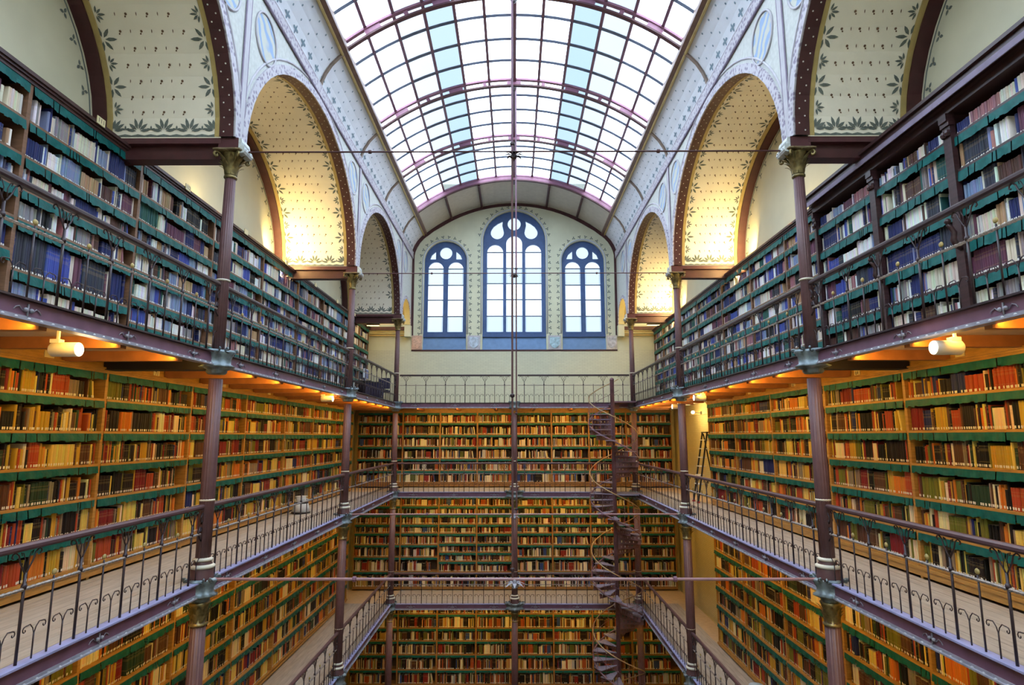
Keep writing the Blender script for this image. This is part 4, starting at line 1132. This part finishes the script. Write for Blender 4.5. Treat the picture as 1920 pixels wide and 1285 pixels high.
for i in sorted(PICKED):
    B = BOOKS[i]; ww, hh, dd = B[7], B[8], B[9]
    P = PROF(ww, dd); t = .0022
    m = MB()
    # cover: spine with two boards, open at head and tail over the page block
    inner = [(ww - t * 1.2, dd), (ww - t * 1.2, .008), (t * 1.2, .008), (t * 1.2, dd)]
    ring = P + inner; n = len(ring); k = B[12]
    m.add([(x, y, 0) for x, y in ring] + [(x + k * hh, y, hh) for x, y in ring], [(j, (j + 1) % n, (j + 1) % n + n, j + n) for j in range(n)]
          + [(n + 0, n + 1, n + 8, n + 9), (n + 1, n + 2, n + 8), (n + 2, n + 3, n + 7, n + 8), (n + 3, n + 4, n + 7), (n + 4, n + 5, n + 6, n + 7)])
    bm_ = m.mesh('book', M_BOOK)
    at = bm_.attributes.new('tint', 'FLOAT_COLOR', 'POINT'); at.data.foreach_set('color', [q for v in bm_.vertices for q in (*B[13], min(1, v.co.z / hh))])
    at = bm_.attributes.new('rnd', 'FLOAT', 'POINT'); at.data.foreach_set('value', [B[15]] * len(bm_.vertices))
    o = link('book', bm_, label=f'{B[14]} book, {ordw(B[2])} from left on {ordw(B[1] + 1)} shelf, {CASES[B[0]]}', cat='book', group='books on the near shelves', loc=wpos(B, B[6], B[10], B[11]), rotz=B[5])
    pm = MB().box(t * 1.3, ww - t * 1.3, .009, dd - .006, .002, hh - .006)
    pm.v = [(x + k * z, y, z) for x, y, z in pm.v]; pm.obj('page_block', M_PAGES, o)
    if B[16]:
        q = min(ww * .62, .024) / 2
        MB().box(ww / 2 - q, ww / 2 + q, -.0012, .0012, .012, .044).obj('spine_label', M_TAG, o)
print('BOOKS', len(BOOKS), 'picked', len(PICKED), 'min area', score[297][0] if len(score) > 297 else 0)

# ------------------------------------------------------------------ lamps
def strip(p0, p1, z, power, inward, label):
    L = math.dist(p0, p1); rz = math.atan2(p1[1] - p0[1], p1[0] - p0[0])
    r = empty('strip_lamp', (p0[0], p0[1], z), rz, label=label, cat='lamp', group='strip lamps behind the girders')
    s = inward
    MB().box(0, L, -.03, .03, .012, .045).obj('housing', M_LAMPW, r)
    MB().tube([(0, 0, .0), (L, 0, .0)], .011, 6).obj('tube', M_TUBE, r)
    area('lamp_glow', r, (L / 2, 0, -.014), (L, .05), power, WARM, (0, s * .75, -.65))
for zf, pw, t in ((F2, P_TOP, 'upper'), (F1, P_MID, 'middle'), (F0, P_LOW, 'lower')):
    for s, sd in ((-1, 'left'), (1, 'right')):
        for a, b, nm in SPN:
            if zf == F0 and nm == 'nearest': continue
            strip((s * (W + .115), a + .3), (s * (W + .115), b - .3), zf - .160, pw * (b - a) / 7, 1 if s < 0 else -1, f'strip lamp under the {t} {sd} gallery, {nm} span')
    for a, b, nm in ((-W, 0, 'left'), (0, W, 'right')):
        strip((a + .3, YC + .115), (b - .3, YC + .115), zf - .160, pw * 1.15, 1, f'strip lamp under the {t} far gallery, {nm} half')
def spot(x, y, z, s, lab):
    r = empty('cylinder_lamp', (x, y, z), label=lab, cat='lamp', group='white cylinder lamps under the upper gallery')
    k = MB().lathe([(.072, 0), (.078, .01), (.078, .28), (.06, .30)], 24)
    m = MB(); m.add([(s * zz, xx, yy) for xx, yy, zz in k.v], k.f); m.obj('shade', M_LAMPW, r, smooth=True)
    k = MB().lathe([(.001, -.012), (.05, -.008), (.072, .0), (.072, .002)], 24)
    m = MB(); m.add([(s * zz, xx, yy) for xx, yy, zz in k.v], k.f); m.obj('lens', M_LENS, r, smooth=True)
    MB().box(s * .24 - .06, s * .24 + .04, -.04, .04, .07, .11).box(s * .24 - .012, s * .24 + .012, -.012, .012, .10, .21).obj('mount', M_LAMPW, r)
    l = bpy.data.lights.new('lamp_glow', 'POINT'); l.energy = 2.5; l.color = (1, .8, .5); l.shadow_soft_size = .06
    o = bpy.data.objects.new('lamp_glow', l); COL.objects.link(o); o.parent = r; o.location = (-s * .12, 0, 0)
spot(-4.68, 6.50, .925, -1, 'white cylinder lamp under the upper left gallery, nearest the camera')
spot(-4.62, 15.6, .945, -1, 'small white cylinder lamp under the upper left gallery, before the second column')
spot(4.45, 6.45, .925, 1, 'white cylinder lamp under the upper right gallery, nearest the camera')
spot(5.05, 19.7, .93, 1, 'small white cylinder lamp under the upper right gallery, before the yellow wall')
spot(4.50, 15.4, .945, 1, 'small white cylinder lamp under the upper right gallery, before the second column')
def uplight(x, y, z, size, power, lab, direction=(0, 0, 1), col=(1, .70, .26)):
    r = empty('uplight', (x, y, z), label=lab, cat='lamp', group='uplights on top of the upper bookcases')
    MB().box(-size[0] / 2, size[0] / 2, -size[1] / 2, size[1] / 2, 0, .03).obj('housing', M_BLACK, r)
    MB().box(-size[0] / 2 + .01, size[0] / 2 - .01, -size[1] / 2 + .01, size[1] / 2 - .01, .03, .035).obj('lens', M_TUBE, r)
    area('lamp_glow', r, (0, 0, .05), (size[0], size[1]), power, col, direction)
uplight(-6.27, 15.55, 4.60, (.14, 1.0), 120, 'uplight on the upper left bookcases before the second column', (.40, .85, .45))
uplight(-6.46, 12.0, 4.60, (.12, 2.5), 34, 'uplight on the upper left bookcases beyond the nearest column', (.25, 0, 1))
uplight(6.03, 15.55, 4.47, (.14, 1.0), 120, 'uplight on the upper right bookcases before the second column', (-.40, .85, .48))
uplight(6.22, 12.4, 4.47, (.12, 2.5), 34, 'uplight on the upper right bookcases beyond the nearest column', (-.25, 0, 1))
uplight(6.03, 22.25, 4.47, (.14, 1.0), 130, 'uplight on the upper right bookcases before the far column', (-.40, .85, .48))
uplight(-6.46, 24.4, 4.60, (.12, .9), 80, 'uplight on the upper left bookcases beside the end wall', (.2, 0, 1))
uplight(6.22, 24.4, 4.47, (.12, .9), 110, 'uplight on the upper right bookcases beside the end wall', (-.2, 0, 1))

def washer(x, y, z, power, lab, direction):
    r = empty('wall_washer', (x, y, z), label=lab, cat='lamp', group='lamps washing the end wall')
    MB().box(-.25, .25, -.05, .05, 0, .05).obj('housing', M_BLACK, r); MB().box(-.24, .24, -.04, .04, -.008, 0).obj('lens', M_TUBE, r)
    area('lamp_glow', r, (0, 0, -.02), (.48, .08), power, (1, .66, .18), direction)
washer(-5.5, YC + .17, 4.27, 11, 'slim lamp under the far left beam, lighting the end wall', (0, .8, -.6))
washer(5.4, YC + .17, 4.27, 11, 'slim lamp under the far right beam, lighting the end wall', (0, .8, -.6))

# ------------------------------------------------------------------ spiral stair
SX, SY, SR = 3.56, 22.33, .89
st = empty('spiral_stair', (SX, SY, FG), label='purple iron spiral staircase with brass handrail before the far right corner', cat='staircase')
MB().lathe([(.075, 0), (.075, F2 - FG + .75), (.09, F2 - FG + .76), (.06, F2 - FG + .83), (.01, F2 - FG + .86)], 16).obj('centre_pole', M_STAIR, st, smooth=True)
PITCH, NST = 2.65, 14; dz = PITCH / NST; da = 2 * PI / NST
# the tread at angle 180 deg lies at z = .40
zr = .40
k0 = int((zr - FG) / dz); ktop = int((F2 - zr) / dz)
rail_pts = []; MET = None
def tread_mesh():
    m = MB(); n = 4; a = da * 1.12
    V = [(.06 * math.cos(a * (i / n - .5)), .06 * math.sin(a * (i / n - .5)), z) for z in (0, .022) for i in range(n + 1)] + [(SR * math.cos(a * (i / n - .5)), SR * math.sin(a * (i / n - .5)), z) for z in (0, .022) for i in range(n + 1)]
    k = n + 1; Fs = []
    for i in range(n):
        Fs += [(i, 2 * k + i, 2 * k + i + 1, i + 1), (k + i, k + i + 1, 3 * k + i + 1, 3 * k + i), (2 * k + i, 3 * k + i, 3 * k + i + 1, 2 * k + i + 1)]
    Fs += [(0, k, 3 * k, 2 * k), (n, 2 * k + n, 3 * k + n, k + n)]
    m.add(V, Fs); return m.mesh('tread', M_TREAD)
def riser_mesh():
    m = MB(); a = -da / 2; ca, sa = math.cos(a), math.sin(a)
    for r0, r1, z0, z1 in ((.07, SR - .02, -.05, 0), (.07, SR - .02, -dz + .02, -dz + .07)):
        m.add([(r0 * ca, r0 * sa, z0), (r1 * ca, r1 * sa, z0), (r1 * ca, r1 * sa, z1), (r0 * ca, r0 * sa, z1)], [(0, 1, 2, 3)])
    for i in range(6):
        r0 = .08 + i * .135; m.add([(r0 * ca, r0 * sa, -dz + .06), ((r0 + .11) * ca, (r0 + .11) * sa, -dz + .06), ((r0 + .11) * ca, (r0 + .11) * sa, -.04), (r0 * ca, r0 * sa, -.04)], [(0, 1, 2, 3)])
    return m.mesh('riser', M_STAIR)
ME_TR, ME_RI = tread_mesh(), riser_mesh()
ME_SB = MB().tube([(0, 0, 0), (0, 0, .88)], .009, 5).mesh('baluster', M_STAIR)
for k in range(-k0, ktop + 1):
    a = PI - k * da; z = zr + k * dz - FG     # climbs clockwise seen from above
    t = link('tread', ME_TR, st, loc=(0, 0, z), rotz=a)
    link('riser', ME_RI, t)
    link('baluster', ME_SB, st, loc=(SR * .97 * math.cos(a), SR * .97 * math.sin(a), z))
    for q in (0, .5):
        aq = a - q * da; rail_pts.append((SR * .97 * math.cos(aq), SR * .97 * math.sin(aq), z + q * dz + .88))
MB().tube(rail_pts, .019, 6).obj('handrail', M_BRASS, st, smooth=True)
MB().tube([(x, y, z - .86) for x, y, z in rail_pts], .03, 5).obj('stringer', M_STAIR, st, smooth=True)
MB().tube([(x, y, z - .42) for x, y, z in rail_pts], .008, 4).obj('mid_rail', M_STAIR, st, smooth=True)
for zf in (F2, F1, F0):
    m = MB()
    pts = [(0, 0), (W - SX - .075, 0), (W - SX - .075, YC - SY - .075), (0, YC - SY - .075)]
    kk = len(pts)
    m.add([(x, y, zf - FG - .05) for x, y in pts] + [(x, y, zf - FG) for x, y in pts], [tuple(range(kk))[::-1], tuple(range(kk, 2 * kk))] + [(i, (i + 1) % kk, (i + 1) % kk + kk, i + kk) for i in range(kk)])
    m.obj('landing', M_TREAD if zf != F2 else M_STAIR, st)

# ------------------------------------------------------------------ furniture on the galleries
dk = empty('desk', (-5.55, 22.7, F2), label='small dark desk on the upper left gallery by the far corner', cat='desk')
MB().box(-.35, .35, -.65, .65, .70, .74).obj('top', M_BLACK, dk)
for x in (-.31, .31):
    for y in (-.6, .6): MB().box(x - .02, x + .02, y - .02, y + .02, 0, .70).obj('leg', M_BLACK, dk)
MB().box(-.30, .30, .15, .58, .10, .66).obj('drawer_unit', M_NAVY, dk)
mo = empty('monitor', (-5.5, 22.55, F2 + .742), label='pale blue monitor standing on the small dark desk', cat='monitor')
MB().box(-.12, .12, -.10, .10, 0, .015).obj('foot', M_WHITE, mo); MB().box(-.02, .02, -.02, .02, .015, .14).obj('stand', M_WHITE, mo)
MB().box(-.03, .03, -.28, .28, .12, .46).obj('casing', M_WHITE, mo); MB().box(.03, .034, -.26, .26, .14, .44).obj('screen', mat('screen_blue', (.10, .14, .35), .2, var=.6, scale=12), mo)
bx_ = empty('waste_bin', (-4.95, 22.35, F2), label='blue plastic bin on the floor beside the small desk', cat='bin')
MB().lathe([(.13, 0), (.17, .36), (.18, .36), (.18, .38), (.16, .38)], 16).obj('bucket', M_CRATE, bx_, smooth=True); MB().lathe([(.155, .375), (.172, .377), (.172, .392), (.155, .394)], 16).obj('rim', M_CRATE, bx_)
ch = empty('office_chair', (-5.15, 23.9, F2), label='dark navy office chair beside the far left corner column', cat='chair')
MB().box(-.24, .24, -.24, .24, .44, .52).obj('seat', M_NAVY, ch); MB().box(-.22, .22, .20, .27, .60, 1.02).obj('backrest', M_NAVY, ch)
MB().box(-.03, .03, .22, .26, .46, .70).obj('back_bar', M_BLACK, ch); MB().tube([(0, 0, .08), (0, 0, .45)], .03, 8).obj('post', M_BLACK, ch)
for i in range(5):
    a = 2 * PI * i / 5; MB().tube([(0, 0, .10), (.28 * math.cos(a), .28 * math.sin(a), .06)], .02, 5).ball((.28 * math.cos(a), .28 * math.sin(a), .03), .03, 6, 4).obj('leg', M_BLACK, ch)
cb = empty('drawer_cabinet', (-4.98, 21.70, F2), label='low navy drawer cabinet behind the upper left railing by the blue bin', cat='cabinet')
MB().box(-.25, .25, -.3, .3, .03, .60).obj('body', M_NAVY, cb)
for i in range(3):
    f = MB().box(.25, .262, -.28, .28, .06 + i * .18, .22 + i * .18).obj('drawer', M_NAVY, cb); MB().box(.262, .275, -.08, .08, .14 + i * .18, .155 + i * .18).obj('handle', M_FLANGE, f)
MB().box(-.26, .26, -.31, .31, .60, .63).obj('top', M_BLACK, cb)
def kick_stool(x, y, z, mt, lab):
    k = empty('kick_stool', (x, y, z), label=lab, cat='step stool', group='round step stools')
    MB().lathe([(.245, .01), (.25, .03), (.235, .05)], 24).obj('base_ring', M_BLACK, k, smooth=True)
    MB().lathe([(.235, .045), (.19, .25), (.185, .26)], 24).obj('lower_cone', mt, k, smooth=True)
    MB().lathe([(.184, .255), (.184, .30), (.178, .305)], 24).obj('dark_band', M_BLACK, k, smooth=True)
    MB().lathe([(.182, .30), (.155, .42), (.15, .43)], 24).obj('upper_cone', mt, k, smooth=True)
    MB().lathe([(.155, .425), (.165, .435), (.16, .45), (.02, .452)], 24).obj('tread', mt, k, smooth=True)
kick_stool(-5.72, 16.85, F1 + .003, M_WHITE, 'white round step stool on the middle left gallery')
kick_stool(5.42, 14.75, F0 + .003, M_SKYW, 'pale blue round step stool on the lower right gallery')
# step ladder against the yellow wall
ld = empty('step_ladder', (6.0, 19.6, F1), 0, label='black folding step ladder with pale treads beside the yellow wall', cat='ladder')
for y in (-.24, .24):
    MB().tube([(-.35, y, .02), (.02, y, 2.15)], .028, 6).obj('front_rail', M_BLACK, ld)
    MB().tube([(.38, y, .02), (.05, y, 2.1)], .022, 6).obj('rear_rail', M_BLACK, ld)
    for x in (-.35, .38): MB().box(x - .04, x + .04, y - .03, y + .03, 0, .05).obj('rubber_foot', M_REDP, ld)
for i in range(7):
    z = .28 + i * .27; x = -.35 + .37 * z / 2.15
    MB().box(x - .06, x + .09, -.23, .23, z, z + .025).obj('tread', M_WHITE, ld)
MB().box(-.02, .12, -.25, .25, 2.13, 2.17).obj('top_cap', M_BLACK, ld)
# yellow niche wall with a shallow frame behind the ladder
YL = empty('wall_lamp', (6.2, 21.6, .80), label='small glowing wall lamp on the yellow wall beyond the ladder', cat='lamp')
MB().box(.30, .41, -.05, .05, -.05, .05).obj('mount', M_LAMPW, YL); MB().tube([(.30, 0, 0), (.10, 0, .02)], .015, 6).obj('arm', M_LAMPW, YL)
MB().ball((.06, 0, .02), .06, 12, 8).obj('globe', M_LENS, YL, smooth=True)
_l = bpy.data.lights.new('lamp_glow', 'POINT'); _l.energy = 45; _l.color = (1, .72, .30); _l.shadow_soft_size = .07
_o = bpy.data.objects.new('lamp_glow', _l); COL.objects.link(_o); _o.parent = YL; _o.location = (-.08, 0, .02)
MB().box(6.56, 6.62, 20.6, 20.9, F1, .9).obj('trim_1', M_YELLOW, kind='structure')
MB().box(6.56, 6.62, 20.6, 23.2, .75, .9).obj('trim_2', M_YELLOW, kind='structure')
